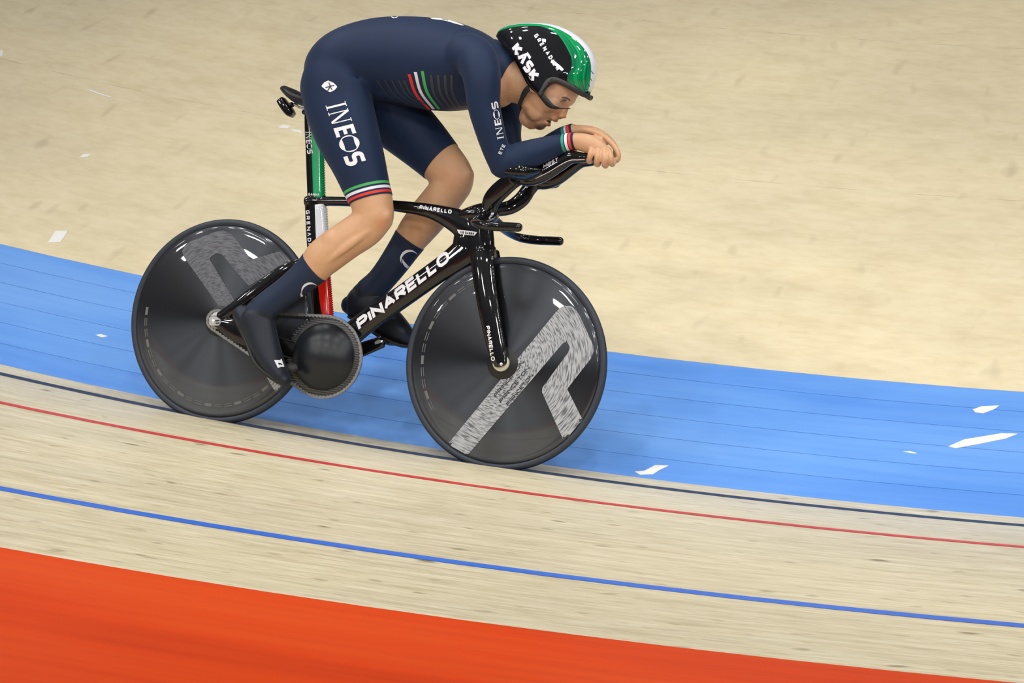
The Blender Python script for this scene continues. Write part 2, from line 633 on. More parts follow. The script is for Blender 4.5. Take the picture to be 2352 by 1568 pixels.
for qd in [[(110, 558), (128, 531), (156, 531), (140, 556)], [(183, 362), (192, 355), (209, 355), (200, 362)],
           [(196, 206), (207, 207), (236, 217), (258, 224), (250, 224), (225, 216)],
           [(638, 294), (650, 287), (668, 290), (660, 296)], [(666, 297), (690, 300), (694, 307), (676, 303)], [(0, 117), (7, 115), (6, 128), (0, 132)]]:
    scuff(qd, fl)
for qd in [[(2234, 941), (2255, 934), (2295, 932), (2285, 940), (2258, 950), (2240, 948)],
           [(2178, 1026), (2215, 1010), (2300, 996), (2338, 997), (2310, 1008), (2240, 1022), (2195, 1030)],
           [(1458, 1084), (1480, 1082), (1505, 1069), (1536, 1070), (1515, 1080), (1500, 1090), (1470, 1091)],
           [(2073, 1038), (2090, 1037), (2107, 1042), (2095, 1042)], [(219, 770), (232, 768), (248, 773), (235, 776)]]:
    scuff(qd, bb)

# ---------------------------------------------------------------- lettering: stroke glyphs
def arc(cx, cy, rx, ry, a0, a1, n=10):
    return [(cx + rx * math.cos(math.radians(a0 + (a1 - a0) * i / n)), cy + ry * math.sin(math.radians(a0 + (a1 - a0) * i / n))) for i in range(n + 1)]


def oval(e=2.6, n=28):
    o = []
    for i in range(n + 1):
        t = 2 * math.pi * i / n
        c, s = math.cos(t), math.sin(t)
        o.append((0.5 + 0.5 * math.copysign(abs(c) ** (2 / e), c), 0.5 + 0.5 * math.copysign(abs(s) ** (2 / e), s)))
    return o


GL = {
    'P': (0.95, [[(0, 0), (0, 1)], [(0, 1)] + arc(.68, .73, .32, .27, 90, -90) + [(0, .46)]]),
    'I': (0.0, [[(0, 0), (0, 1)]]),
    'N': (1.0, [[(0, 0), (0, 1), (1, 0), (1, 1)]]),
    'A': (1.0, [[(0, 0), (.5, 1), (1, 0)], [(.2, .3), (.8, .3)]]),
    'V': (0.95, [[(0, 0), (.45, 1), (1, 0)]]),
    'R': (0.95, [[(0, 0), (0, 1)], [(0, 1)] + arc(.68, .73, .32, .27, 90, -90) + [(0, .46)], [(.42, .46), (1, 0)]]),
    'E': (0.85, [[(1, 1), (0, 1), (0, 0), (1, 0)], [(0, .5), (.9, .5)]]),
    'L': (0.8, [[(0, 1), (0, 0), (1, 0)]]),
    'O': (1.1, [oval()]),
    'Q': (1.1, [oval(), [(-.05, -.05), (1.05, 1.05)]]),
    'K': (0.95, [[(0, 0), (0, 1)], [(1, 1), (.22, .5), (1, 0)]]),
    'S': (0.9, [[(1, 1)] + arc(.3, .75, .3, .25, 90, 270) + arc(.7, .25, .3, .25, 90, -90) + [(0, 0)]]),
    'G': (0.95, [[(1, 1)] + arc(.25, .75, .25, .25, 90, 180, 5) + arc(.25, .25, .25, .25, 180, 270, 5) + [(1, 0), (1, .5), (.5, .5)]]),
    'D': (0.95, [[(0, 0), (0, 1)] + arc(.6, .5, .4, .5, 90, -90) + [(0, 0)]]),
    'M': (1.15, [[(0, 0), (0, 1), (.5, .25), (1, 1), (1, 0)]]),
    'T': (0.9, [[(0, 1), (1, 1)], [(.5, 1), (.5, 0)]]),
    'C': (0.9, [[(1, 1)] + arc(.3, .5, .3, .5, 90, 270) + [(1, 0)]]),
}


def stroke(pts, t, caps=True):
    """centre line -> list of (left,right) pairs"""
    pts = [A3(p) for p in pts]
    d = [pts[0]]
    for a, c in zip(pts, pts[1:]):
        L = np.linalg.norm(c - a)
        n = max(1, int(L / 0.16))
        for i in range(1, n + 1):
            d.append(a + (c - a) * i / n)
    closed = np.linalg.norm(d[0] - d[-1]) < 1e-6
    out = []
    N = len(d)
    for i in range(N):
        pv = d[i - 1] if i > 0 else (d[-2] if closed else None)
        nx = d[i + 1] if i < N - 1 else (d[1] if closed else None)
        t1 = nrm(d[i] - pv) if pv is not None else None
        t2 = nrm(nx - d[i]) if nx is not None else None
        if t1 is None: t1 = t2
        if t2 is None: t2 = t1
        tt = nrm(t1 + t2)
        nn = A3((-tt[1], tt[0]))
        n1 = A3((-t1[1], t1[0]))
        sc = min(1.0 / max(nn @ n1, 0.35), 2.2)
        out.append((d[i] + nn * t / 2 * sc, d[i] - nn * t / 2 * sc))
    return out


def text_strips(txt, start, end, up, t=0.2, gap=0.18, widths=None, shear=0.0, tmap=None):
    start, end, up = A3(start), A3(end), A3(up)
    H = np.linalg.norm(up)
    Wt = np.linalg.norm(end - start) / H
    ws = [GL[c][0] if widths is None else widths[i] for i, c in enumerate(txt)]
    fixed = sum((t if tmap is None else tmap[i]) for i in range(len(txt))) + gap * (len(txt) - 1)
    sc = max((Wt - fixed) / max(sum(ws), 1e-6), 0.05)
    x = 0.0
    strips = []
    ex = (end - start) / Wt
    for i, ch in enumerate(txt):
        tt = t if tmap is None else tmap[i]
        w = ws[i] * sc
        for pl in GL[ch][1]:
            pts = [(x + tt / 2 + u * w, tt / 2 + v * (1 - tt)) for u, v in pl]
            st = []
            for l, r in stroke(pts, tt):
                st.append(tuple(start + ex * (q[0] + shear * q[1]) + up * q[1] for q in (l, r)))
            strips.append(st)
        x += w + tt + gap
    return strips


def ineos_strips(start, end, up):
    start, end, up = A3(start), A3(end), A3(up)
    H = np.linalg.norm(up); Wt = np.linalg.norm(end - start) / H
    ex = (end - start)
    segs = []            # in unit width / unit height coordinates, width 0..1
    k = 1.0 / Wt         # one height in width units
    def bar(x0, y0, x1, y1): segs.append([((x0, y0), (x0, y1)), ((x1, y0), (x1, y1))])
    # I
    bar(.025, .0, .055, 1); bar(.0, 0, .08, .04); bar(.0, .96, .08, 1)
    # N : thin stems, heavy diagonal
    bar(.135, 0, .150, 1); bar(.285, 0, .300, 1); bar(.115, .96, .16, 1); bar(.265, .96, .32, 1); bar(.115, 0, .17, .04)
    segs.append([((.125, 1.0), (.165, 1.0)), ((.265, 0), (.300, 0))])
    # E
    bar(.37, 0, .425, 1); bar(.37, 0, .52, .19); bar(.37, .81, .52, 1); bar(.37, .41, .50, .59)
    # O : heavy upper and lower crescents, thin lids either side
    for sg in (-1, 1):
        st = []
        for i in range(17):
            f = i / 16
            u = -.100 + .200 * f
            h = math.sqrt(max(1 - (u / .110) ** 2, 0))
            o = (.655 + u, .5 + sg * (.10 + .40 * h))
            n_ = (.655 + u, .5 + sg * (.10 + .40 * h - .235 * math.sin(math.pi * min(max(f, .03), .97)) ** .8))
            st.append((o, n_))
        segs.append(st)
        st = []
        for i in range(15):
            f = i / 14
            a = math.radians(-58 + 116 * f)
            t = .020 * math.sin(math.pi * min(max(f, .04), .96))
            st.append(((.655 + sg * .132 * math.cos(a), .5 + .47 * math.sin(a)), (.655 + sg * (.132 * math.cos(a) - t), .5 + .47 * math.sin(a))))
        segs.append(st)
    out = []
    for st in segs:
        d = [st[0]]
        for a, c in zip(st, st[1:]):
            n = max(1, int(np.linalg.norm(A3(a[0]) - A3(c[0])) / 0.12))
            for i in range(1, n + 1):
                d.append(tuple(tuple(A3(a[j]) + (A3(c[j]) - A3(a[j])) * i / n) for j in (0, 1)))
        out.append([tuple(start + ex * q[0] + up * q[1] for q in pr) for pr in d])
    # S
    out += text_strips('S', start + ex * .80, end, up, t=.21)
    return out


def poly_strip(top, bot, n=8):
    """two polylines of equal length -> strip"""
    return [tuple(map(A3, (a, c))) for a, c in zip(catmull(top, n), catmull(bot, n))]


def decal(name, strips, bvh, m, parent, off=0.0009, across=3, inv=None):
    V, F = [], []
    for st in strips:
        grid = []
        for a, c in st:
            rowi = []
            for j in range(across + 1):
                q = A3(a) + (A3(c) - A3(a)) * j / across
                d = ray(q[0], q[1])
                h = bvh.ray_cast(Vector(CP), Vector(d))
                if h[0] is None:
                    rowi.append(None); continue
                n_ = A3(h[1])
                if n_ @ d > 0: n_ = -n_
                V.append(tuple(A3(h[0]) + n_ * off)); rowi.append(len(V) - 1)
            grid.append(rowi)
        for i in range(len(grid) - 1):
            for j in range(across):
                q = (grid[i][j], grid[i + 1][j], grid[i + 1][j + 1], grid[i][j + 1])
                if None in q: continue
                ds = [np.linalg.norm(A3(V[q[x]]) - A3(V[q[(x + 1) % 4]])) for x in range(4)]
                if max(ds) > 0.06: continue
                F.append(q)
    if inv is not None:
        V = [tuple(A3(v) - inv) for v in V]
    me = mesh_from(name, V, F)
    o = obj(name, me, m, parent)
    if inv is not None: o.location = inv * 0
    return o


def bvh_of(*vfs):
    V, F = join(*vfs)
    return BVHTree.FromPolygons([Vector(v) for v in V], F)


def vf(me):
    return [tuple(v.co) for v in me.vertices], [tuple(p.vertices) for p in me.polygons]

# ---------------------------------------------------------------- remesh helper (one continuous skin over overlapping shapes)
def neighbours(n, E):
    """padded neighbour table"""
    a = np.concatenate([E[:, 0], E[:, 1]]); c = np.concatenate([E[:, 1], E[:, 0]])
    o = np.argsort(a, kind='stable'); a = a[o]; c = c[o]
    deg = np.bincount(a, minlength=n)
    st = np.concatenate([[0], np.cumsum(deg)[:-1]])
    K = int(min(deg.max(), 8))
    tab = np.repeat(np.arange(n)[:, None], K, 1)
    msk = np.zeros((n, K))
    for q in range(K):
        ok = deg > q
        tab[ok, q] = c[st[ok] + q]; msk[ok, q] = 1
    return tab, msk / np.maximum(msk.sum(1, keepdims=True), 1)


def taubin(V, E, it, w=None, lam=0.55, mu=-0.57):
    tab, wt = neighbours(len(V), E)
    ww = 1.0 if w is None else w[:, None]
    act = slice(None) if w is None else np.nonzero(w > 0.01)[0]
    tb, wg = tab[act], wt[act]
    wa = 1.0 if w is None else ww[act]
    V = V.copy()
    for i in range(it):
        for f in ((lam, mu) if mu else (lam,)):
            acc = np.zeros((len(tb), 3))
            for q in range(tb.shape[1]):
                acc += V[tb[:, q]] * wg[:, q:q + 1]
            V[act] += (acc - V[act]) * f * wa
    return V


def remesh(VF, voxel, it=6, wfun=None, mu=-0.57):
    me = mesh_from('tmp', VF[0], VF[1])
    o = bpy.data.objects.new('tmp', me)
    COL.objects.link(o)
    md = o.modifiers.new('r', 'REMESH')
    md.mode = 'VOXEL'; md.voxel_size = voxel; md.adaptivity = 0.0
    dg = bpy.context.evaluated_depsgraph_get()
    ev = o.evaluated_get(dg)
    m2 = bpy.data.meshes.new_from_object(ev)
    V = np.zeros(len(m2.vertices) * 3); m2.vertices.foreach_get('co', V); V = V.reshape(-1, 3)
    E_ = np.zeros(len(m2.edges) * 2, int); m2.edges.foreach_get('vertices', E_); E_ = E_.reshape(-1, 2)
    F = [tuple(p.vertices) for p in m2.polygons]
    bpy.data.objects.remove(o); bpy.data.meshes.remove(me); bpy.data.meshes.remove(m2)
    V = taubin(V, E_, it, None if wfun is None else wfun(V), mu=mu)
    return V, F


def mirror(VF):
    return [(v[0], -v[1], v[2]) for v in VF[0]], [tuple(reversed(f)) for f in VF[1]]


MAT_RW = Matrix(((1, 0, 0, 0), (0, cL, sL, 0), (0, -sL, cL, 0), (0, 0, 0, 1)))


def root(name):
    e = bpy.data.objects.new(name, None)
    COL.objects.link(e)
    e.empty_display_size = 0.1
    e.matrix_world = MAT_RW
    return e


# ---------------------------------------------------------------- bicycle
bike = tag(root('track_bicycle'), 'glossy black track time trial bicycle with two solid disc wheels under the rider', 'bicycle')
HR, HF = A3((0, 0, 0.335)), A3((0.9979, 0, 0.335))


def wheel(name, hub):
    prof = [(0.0, -0.024), (0.02, -0.024), (0.035, -0.0225), (0.10, -0.0195), (0.20, -0.0155), (0.282, -0.0118), (0.284, -0.0112), (0.300, -0.0112), (0.312, -0.0102),
            (0.312, 0.0102), (0.300, 0.0112), (0.284, 0.0112), (0.282, 0.0118), (0.20, 0.0155), (0.10, 0.0195), (0.035, 0.0225), (0.02, 0.024), (0.0, 0.024)]
    d = lathe(prof, 160)
    w = geo(name, d, M['disc'], bike)
    w.location = Vector(hub)
    tp = []
    for i in range(13):
        a = 2 * math.pi * i / 12
        tp.append((0.3225 + 0.0125 * math.cos(a), 0.0118 * math.sin(a)))
    geo('tyre', lathe(tp, 160), M['rubber'], w)
    lb = [(v[0] + hub[0], v[1] + hub[1], v[2] + hub[2]) for v in d[0]]
    return w, BVHTree.FromPolygons([Vector(v) for v in lb], d[1])


wr, bvr = wheel('rear_wheel', HR)
wf, bvf = wheel('front_wheel', HF)


def poly_grid(poly, step=5.0):
    """concave outline -> short horizontal strips for projecting"""
    ys = [p[1] for p in poly]
    strips = []
    y = min(ys)
    while y < max(ys):
        y0, y1 = y, min(y + step, max(ys))
        ym = (y0 + y1) / 2
        xs = []
        for yy in (y0 + 0.01, y1 - 0.01, ym):
            c = []
            for a, b in zip(poly, poly[1:] + poly[:1]):
                if (a[1] > yy) != (b[1] > yy):
                    c.append(a[0] + (yy - a[1]) * (b[0] - a[0]) / (b[1] - a[1]))
            xs.append(sorted(c))
        n = min(len(c) for c in xs) // 2
        if len(xs[0]) == len(xs[1]):
            pass
        else:
            xs[0] = xs[1] = xs[2]
        n = len(xs[0]) // 2
        for i in range(n):
            a0, b0, a1, b1 = xs[0][2 * i], xs[0][2 * i + 1], xs[1][2 * i], xs[1][2 * i + 1]
            k = max(1, int((b0 - a0) / 8))
            strips.append([(A3((a0 + (b0 - a0) * j / k, y0)), A3((a1 + (b1 - a1) * j / k, y1))) for j in range(k + 1)])
        y += step
    return strips


lf = [(1026, 1023), (1279, 714), (1287, 706), (1297, 702), (1309, 702), (1320, 708), (1330, 722), (1363, 793), (1364, 806), (1358, 822), (1303, 893),
      (1338, 963), (1296, 1014), (1245, 900), (1246, 890), (1306, 808), (1309, 797), (1302, 783), (1293, 788), (1072, 1047)]
decal('wheel_logo', poly_grid(lf, 3.5), bvf, M['logo_f'], wf, 0.0010, 1, HF)
lr = [(419, 576), (425, 564), (436, 555), (492, 533), (512, 529), (529, 535), (542, 550), (577, 596), (646, 576), (667, 598), (572, 657), (509, 583), (499, 581), (486, 588), (482, 596), (540, 692), (509, 711), (422, 589)]
decal('wheel_logo', poly_grid(lr, 3.5), bvr, M['logo_r'], wr, 0.0010, 1, HR)
decal('wheel_logo', poly_grid([(613, 866), (652, 886), (638, 901), (628, 893)], 3), bvr, M['logo_f'], wr, 0.0010, 1, HR)


def rim_dashes(wob, n0, n1, count):
    V, F = [], []
    for i in range(count):
        a0 = math.radians(n0 + (n1 - n0) * i / count)
        a1 = math.radians(n0 + (n1 - n0) * (i + 0.72) / count)
        for (r0, r1) in ((0.2705, 0.2725), (0.2775, 0.2800)) if i % 3 else ((0.2705, 0.2800),):
            base = len(V)
            for j in range(5):
                a = a0 + (a1 - a0) * j / 4
                for r in (r0, r1):
                    y = -(0.0155 + (0.0118 - 0.0155) * (r - 0.20) / 0.082) - 0.0008
                    V.append((r * math.cos(a), y, r * math.sin(a)))
            for j in range(4):
                F.append((base + 2 * j, base + 2 * j + 1, base + 2 * j + 3, base + 2 * j + 2))
    geo('rim_lettering', (V, F), M['dash'], wob)


rim_dashes(wf, 112, 222, 14)
rim_dashes(wr, 178, 320, 19)
# rows of small lettering on the front logo band
for (sx, sy, ex_, ey) in ((1140, 912, 1205, 832), (1152, 925, 1218, 845), (1168, 932, 1226, 862)):
    decal('rim_lettering', text_strips('PRINCETON', (sx, sy), (ex_, ey), (-6, -5), t=.2), bvf, M['print_dark'], wf, 0.0020, 1, HF)

# hubs
geo('hub_cap', lathe([(0.0, -0.046), (0.016, -0.046), (0.026, -0.044), (0.027, -0.038), (0.024, -0.024)], 40), M['cream'], wf)
geo('hub_flange', lathe([(0.0, -0.030), (0.045, -0.0275), (0.052, -0.0215)], 48), M['satin'], wf)
geo('hub_flange', lathe([(0.0, -0.030), (0.045, -0.0275), (0.052, -0.0215)], 48), M['satin'], wr)
geo('hub_cap', lathe([(0.0, 0.046), (0.016, 0.046), (0.026, 0.044), (0.027, 0.038), (0.024, 0.024)], 40), M['cream'], wf)

# frame
toptube = tube([(703, 462, 0, 12, .016), (800, 463, 0, 11, .016), (910, 473, 0, 13, .017), (985, 484, 0, 17, .019), (1040, 503, 0, 27, .021), (1085, 528, 0, 38, .023)], cap=.3)
headtube = tube([(1088, 478, 0, 26, .021), (1094, 515, 0, 38, .023), (1098, 555, 0, 40, .025), (1103, 585, 0, 36, .025), (1106, 597, 0, 33, .024)], cap=.3)
downtube = tube([(1075, 572, 0, 36, .022), (1040, 599, 0, 31, .024), (1000, 627, 0, 28, .025), (920, 684, 0, 27, .026), (860, 726, 0, 27, .026), (800, 773, 0, 29, .028), (757, 815, 0, 32, .032)], cap=.5)
seattube = tube([(723, 452, 0, 26, .015), (727, 540, 0, 26, .015), (734, 640, 0, 26, .015), (741, 730, 0, 25, .018), (752, 800, 0, 28, .026), (756, 824, 0, 30, .030)], cap=.15)
gusset = ell(1072, 556, 0, 34, 50, .022, 0)
sstay = tube([(716, 612, -.012, 15, .010), (690, 606, -.024, 13, .009), (662, 614, -.036, 13, .008), (630, 634, -.045, 14, .008), (580, 673, -.056, 14, .008), (535, 707, -.062, 13, .008), (505, 728, -.064, 12, .008)])
cstay = tube([(760, 826, -.030, 18, .012), (680, 806, -.044, 20, .010), (600, 782, -.054, 24, .009), (545, 760, -.062, 26, .008), (512, 744, -.064, 17, .008), (495, 738, -.064, 11, .008)])
frame_vf = remesh(join(toptube, headtube, downtube, seattube, gusset, sstay, mirror(sstay), cstay, mirror(cstay)), 0.0032, 5)
frame = geo('frame', frame_vf, M['gloss'], bike)
bv_frame = bvh_of(frame_vf)


def scallops(p0, p1, n, r, m, parent):
    parts = [ell(p0[0] + (p1[0] - p0[0]) * i / (n - 1), p0[1] + (p1[1] - p0[1]) * i / (n - 1), 0, r, r, .010, 0, 8, 6) for i in range(n)]
    geo('serrated_edge', join(*parts), m, parent)


o = geo('seat_tube_panel', tube([(735, 471, 0, 15, .0165), (738, 540, 0, 16, .0165), (741, 610, 0, 16, .0165)], ex=2.6, cap=.2), M['white'], frame)
o['label'] = 'white painted panel on the leading side of the seat tube'
scallops((749, 480), (756, 606), 24, 2.8, M['white'], frame)
o = geo('seat_tube_panel', tube([(741, 618, 0, 16, .0165), (744, 680, 0, 17, .0165), (748, 728, 0, 17, .0175)], ex=2.6, cap=.2), M['red'], frame)
o['label'] = 'red painted panel on the leading side of the seat tube'
scallops((756, 622), (764, 730), 22, 2.8, M['red'], frame)
decal('frame_lettering', text_strips('PINARELLO', (825, 760), (1035, 598), (-8.5, -25), t=.27, gap=.09), bv_frame, M['print'], frame)
decal('frame_lettering', text_strips('PINARELLO', (963, 480), (1037, 491), (1.4, -9), t=.26, gap=.16), bv_frame, M['print'], frame)
decal('frame_lettering', text_strips('GRENVDIER', (703, 483), (709, 586), (8, -.5), t=.24, gap=.5), bv_frame, M['print'], frame)
# crown sticker
decal('sticker', poly_grid([(1050, 527), (1097, 532), (1090, 541), (1055, 538)], 3), bv_frame, M['print'], frame, .0010, 1)
decal('sticker_lettering', text_strips('TOP', (1058, 536), (1066, 537), (0, -6), t=.22), bv_frame, M['print_dark'], frame, .0020, 1)
decal('sticker_lettering', text_strips('GANNA', (1069, 537.5), (1089, 539.5), (.5, -6), t=.2), bv_frame, M['print_dark'], frame, .0020, 1)

# seat post
post_vf = tube([(708, 258, 0, 9, .011), (711, 296, 0, 12, .0125), (714, 340, 0, 13, .013), (717, 400, 0, 14, .013), (719, 454, 0, 14, .013)], cap=.2, n=24)
post = geo('seat_post', post_vf, M['gloss'], bike)
gp = tube([(722, 275, 0, 10, .012), (727, 320, 0, 15, .0135), (729, 380, 0, 15, .0138), (731, 455, 0, 15, .014)], ex=2.6, cap=.2)
o = geo('post_panel', gp, M['green'], post)
o['label'] = 'green painted leading side of the seat post'
scallops((741, 300), (745, 448), 27, 2.9, M['green'], post)
bvp = bvh_of(post_vf, gp)
decal('post_lettering', ineos_strips((702, 302), (706, 354), (13, -.6)), bvp, M['print'], post, .0008, 2)
decal('post_lettering', text_strips('GANNA', (709, 449), (734, 450), (0, -6), t=.2), bvp, M['print'], post, .0012, 1)

# fork
blade = tube([(1108, 580, -.022, 30, .016), (1109, 605, -.032, 29, .015), (1113, 650, -.042, 27, .013), (1122, 705, -.050, 26, .012), (1134, 770, -.053, 24, .011), (1144, 812, -.053, 22, .011), (1150, 836, -.053, 16, .010)], cap=.9)
crown = tube([(1110, 572, 0, 31, .028), (1110, 590, 0, 31, .036), (1111, 606, 0, 27, .040)], cap=.7)
fork_vf = remesh(join(blade, mirror(blade), crown), 0.003, 4)
fork = geo('fork', fork_vf, M['gloss'], bike)
decal('fork_lettering', text_strips('PINARELLO', (1116, 749), (1129, 829), (8.5, -1.5), t=.24, gap=.14), bvh_of(fork_vf), M['print'], fork, .0008, 2)
geo('axle_bolt', ell(1151, 836, -.063, 4, 4, .003), M['silver'], fork)

# handlebar: wing with two forward grips, sideways paths
H_ = (0, 0, 1)
stem = tube([(1062, 496, 0, 14, .020), (1085, 492, 0, 20, .026), (1110, 490, 0, 24, .030), (1133, 492, 0, 18, .024)], cap=.8)
wing = tube([(1120, 494, .0, 22, .014), (1110, 501, -.06, 20, .010), (1098, 508, -.115, 17, .010), (1096, 513, -.155, 15, .012), (1108, 517, -.180, 12, .014), (1140, 520, -.190, 10.5, .0145), (1170, 521, -.190, 10.5, .0145), (1191, 522, -.190, 10, .0140)], n=24, side=H_)
bar_vf = remesh(join(stem, wing, mirror(wing)), 0.003, 4)
bar = geo('handlebar', bar_vf, M['gloss'], bike)
riser_n = tube([(1122, 482, -.012, 20, .016), (1132, 456, -.028, 23, .014), (1155, 432, -.042, 23, .013), (1182, 412, -.052, 20, .014), (1205, 402, -.056, 18, .016)])
riser_f = tube([(1140, 482, .020, 16, .014), (1172, 476, .040, 17, .013), (1198, 458, .050, 19, .013), (1214, 436, .055, 18, .014), (1232, 416, .056, 16, .016)])
ext_n = tube([(1182, 404, -.058, 15, .022), (1212, 406, -.060, 22, .024), (1245, 396, -.060, 23, .021), (1285, 373, -.056, 21, .019), (1312, 361, -.052, 16, .017), (1340, 362, -.046, 12, .015), (1372, 358, -.038, 10, .013)])
ext_f = tube([(1216, 412, .058, 15, .022), (1246, 414, .060, 22, .024), (1277, 405, .060, 22, .021), (1312, 384, .056, 18, .019), (1336, 373, .050, 13, .017), (1362, 370, .042, 11, .015), (1388, 362, .032, 9, .013)])
pad_n = join(tube([(1158, 397, -.105, 8, .035), (1180, 399, -.100, 11, .038), (1210, 400, -.090, 11, .036), (1236, 393, -.080, 8, .026)]),
             tube([(1156, 390, -.160, 9, .006), (1178, 389, -.158, 13, .007), (1205, 392, -.145, 12, .007), (1232, 392, -.110, 8, .010)]))
ext_o = []
for nm, rv, ev, pv, lab in (('aero_extension', riser_n, ext_n, pad_n, 'near'), ('aero_extension', riser_f, ext_f, mirror(pad_n), 'far')):
    vfx = remesh(join(rv, ev, pv), 0.003, 4)
    eo = geo(nm, vfx, M['gloss'], bike)
    ext_o.append((eo, vfx))
decal('bar_lettering', text_strips('MQST', (1248, 387), (1282, 369.5), (0, -8.5), t=.24, gap=.14), bvh_of(ext_o[0][1]), M['print'], ext_o[0][0], .0008, 2)
sl = [(1230, 409), (1262, 393), (1290, 376), (1310, 367), (1328, 366), (1343, 365)]
decal('seam_line', [poly_strip(sl, [(x, y + 1.6) for x, y in sl])], bvh_of(ext_o[0][1]), M['print'], ext_o[0][0], .0010, 1)
decal('bar_lettering', text_strips('MQ', (1121, 500), (1131, 486), (4, 4), t=.3), bvh_of(bar_vf), M['print'], bar, .001, 1)

# saddle, rear unit
sad = tube([(655, 205, 0, 8, .035), (672, 216, 0, 12, .060), (697, 230, 0, 14, .066), (740, 240, 0, 13, .050), (790, 243, 0, 11, .026), (835, 246, 0, 8, .018)], n=28, cap=.6)
saddle = geo('saddle', sad, M['satin'], bike)
geo('saddle_rail', tube([(676, 240, -.02, 2.6, .0035), (700, 250, -.02, 2.6, .0035), (760, 255, -.02, 2.6, .0035)], n=10), M['steel'], saddle)
geo('saddle_rail', tube([(676, 240, .02, 2.6, .0035), (700, 250, .02, 2.6, .0035), (760, 255, .02, 2.6, .0035)], n=10), M['steel'], saddle)
geo('post_clamp', tube([(697, 258, 0, 5, .012), (712, 256, 0, 11, .016), (726, 254, 0, 9, .014)], cap=.5), M['satin'], saddle)
unit = geo('timing_unit', tube([(646, 230, 0, 9, .019), (655, 243, 0, 10, .021), (666, 258, 0, 9.5, .020), (672, 264, 0, 7, .017)], ex=5, cap=.35, n=32), M['gloss'], bike)
geo('unit_mount', join(tube([(660, 244, 0, 7, .010), (672, 240, 0, 6, .010)], cap=.3, n=14), tube([(668, 241, 0, 3, .004), (690, 236, 0, 3, .004)], n=10)), M['satin'], unit)

# drivetrain
YC = -0.045
BBp = P(744, 819, YC); BB = A3((BBp[0], 0, BBp[2]))
RC_ = 0.0127 / (2 * math.sin(math.pi / 64)); RG = 0.0127 / (2 * math.sin(math.pi / 15))
ring = bpy.data.objects.new('chainring', None); COL.objects.link(ring); ring.parent = bike; ring.location = Vector(BB)
V, F = [], []
nt_ = 64 * 4
for i in range(nt_):
    a = 2 * math.pi * i / nt_
    ro = RC_ + (0.0035 if i % 4 in (1, 2) else -0.004)
    for (r, y) in ((0.098, YC - .002), (ro, YC - .0015), (ro, YC + .0015), (0.098, YC + .002)):
        V.append((r * math.cos(a), y, r * math.sin(a)))
for i in range(nt_):
    j = (i + 1) % nt_
    for c in range(3):
        F.append((i * 4 + c, j * 4 + c, j * 4 + c + 1, i * 4 + c + 1))
geo('tooth_ring', (V, F), M['ribbed'], ring, smooth=False)
geo('ribbed_plate', lathe([(0.090, YC - .004), (0.118, YC - .004), (0.1215, YC - .002)], 96), M['ribbed'], ring)
geo('dome_cover', lathe([(0.0, YC - .058), (0.02, YC - .0572), (0.045, YC - .052), (0.068, YC - .041), (0.088, YC - .0275), (0.102, YC - .014), (0.108, YC - .0045)], 96), M['dome'], ring)
cr = geo('crank', tube([(694, 837, -.058, 9, .005), (684, 841, -.068, 10, .006), (665, 847, -.081, 12, .008), (634, 858, -.082, 10, .008)], n=20), M['satin'], bike)
geo('pedal', tube([(634, 858, -.085, 7, .006), (624, 856, -.118, 12, .007), (618, 855, -.145, 9, .006)], n=14, side=H_), M['satin'], cr)
cr2 = geo('crank', tube([(776, 826, .072, 17, .009), (830, 803, .074, 17, .009), (878, 785, .076, 14, .009)], n=20), M['gloss'], bike)
geo('pedal', join(tube([(880, 784, .080, 8, .007), (893, 787, .115, 14, .008), (900, 789, .145, 10, .007)], n=14, side=H_), tube([(895, 786, .12, 6, .02), (928, 790, .12, 5, .02)], n=12)), M['satin'], cr2)
decal('crank_lettering', [poly_strip([(860, 786), (869, 780), (879, 782)], [(862, 791), (871, 788), (877, 786)])], bvh_of(vf(cr2.data)), M['silver'], cr2, .001, 2)

cog = geo('rear_cog', lathe([(0.012, YC - .002), (RG - .004, YC - .002), (RG, YC), (RG - .004, YC + .002), (.012, YC + .002)], 30), M['steel'], bike)
cog.location = Vector(HR)
ax = geo('axle_nut', join(prism([(481, 729), (497, 727), (506, 733), (507, 741), (503, 747), (486, 748), (481, 744)], -.073, .0015), ell(489, 738, -.076, 5, 5, .004)), M['silver'], bike, smooth=False)
geo('axle_slot', join(prism([(494, 735), (504, 734), (504, 737), (495, 738)], -.0748, .0008), prism([(495, 741), (504, 740), (503, 743), (496, 744)], -.0748, .0008)), M['print_dark'], ax, smooth=False)

# chain: closed path round ring and cog
c1, c2 = A3((BB[0], BB[2])), A3((HR[0], HR[2]))
dv = c2 - c1; D = np.linalg.norm(dv); base = math.atan2(dv[1], dv[0])
al = math.acos((RC_ - RG) / D)
path = []
aT, aB = base - al, base + al           # tangent directions (upper run is on the smaller z-angle side)
for i in range(121):                   # around the ring the long way
    a = aB + (2 * math.pi - 2 * al) * i / 120
    path.append(c1 + RC_ * A3((math.cos(a), math.sin(a))))
for i in range(41):
    a = aT + (2 * al) * i / 40
    path.append(c2 + RG * A3((math.cos(a), math.sin(a))))
path.append(path[0])
path = np.array(path)
seg = np.linalg.norm(np.diff(path, axis=0), axis=1)
cum = np.concatenate([[0], np.cumsum(seg)])
NL = int(round(cum[-1] / 0.0127 / 2)) * 2
chain = bpy.data.objects.new('chain', None); COL.objects.link(chain); chain.parent = bike
chain.location = (0, YC, 0)


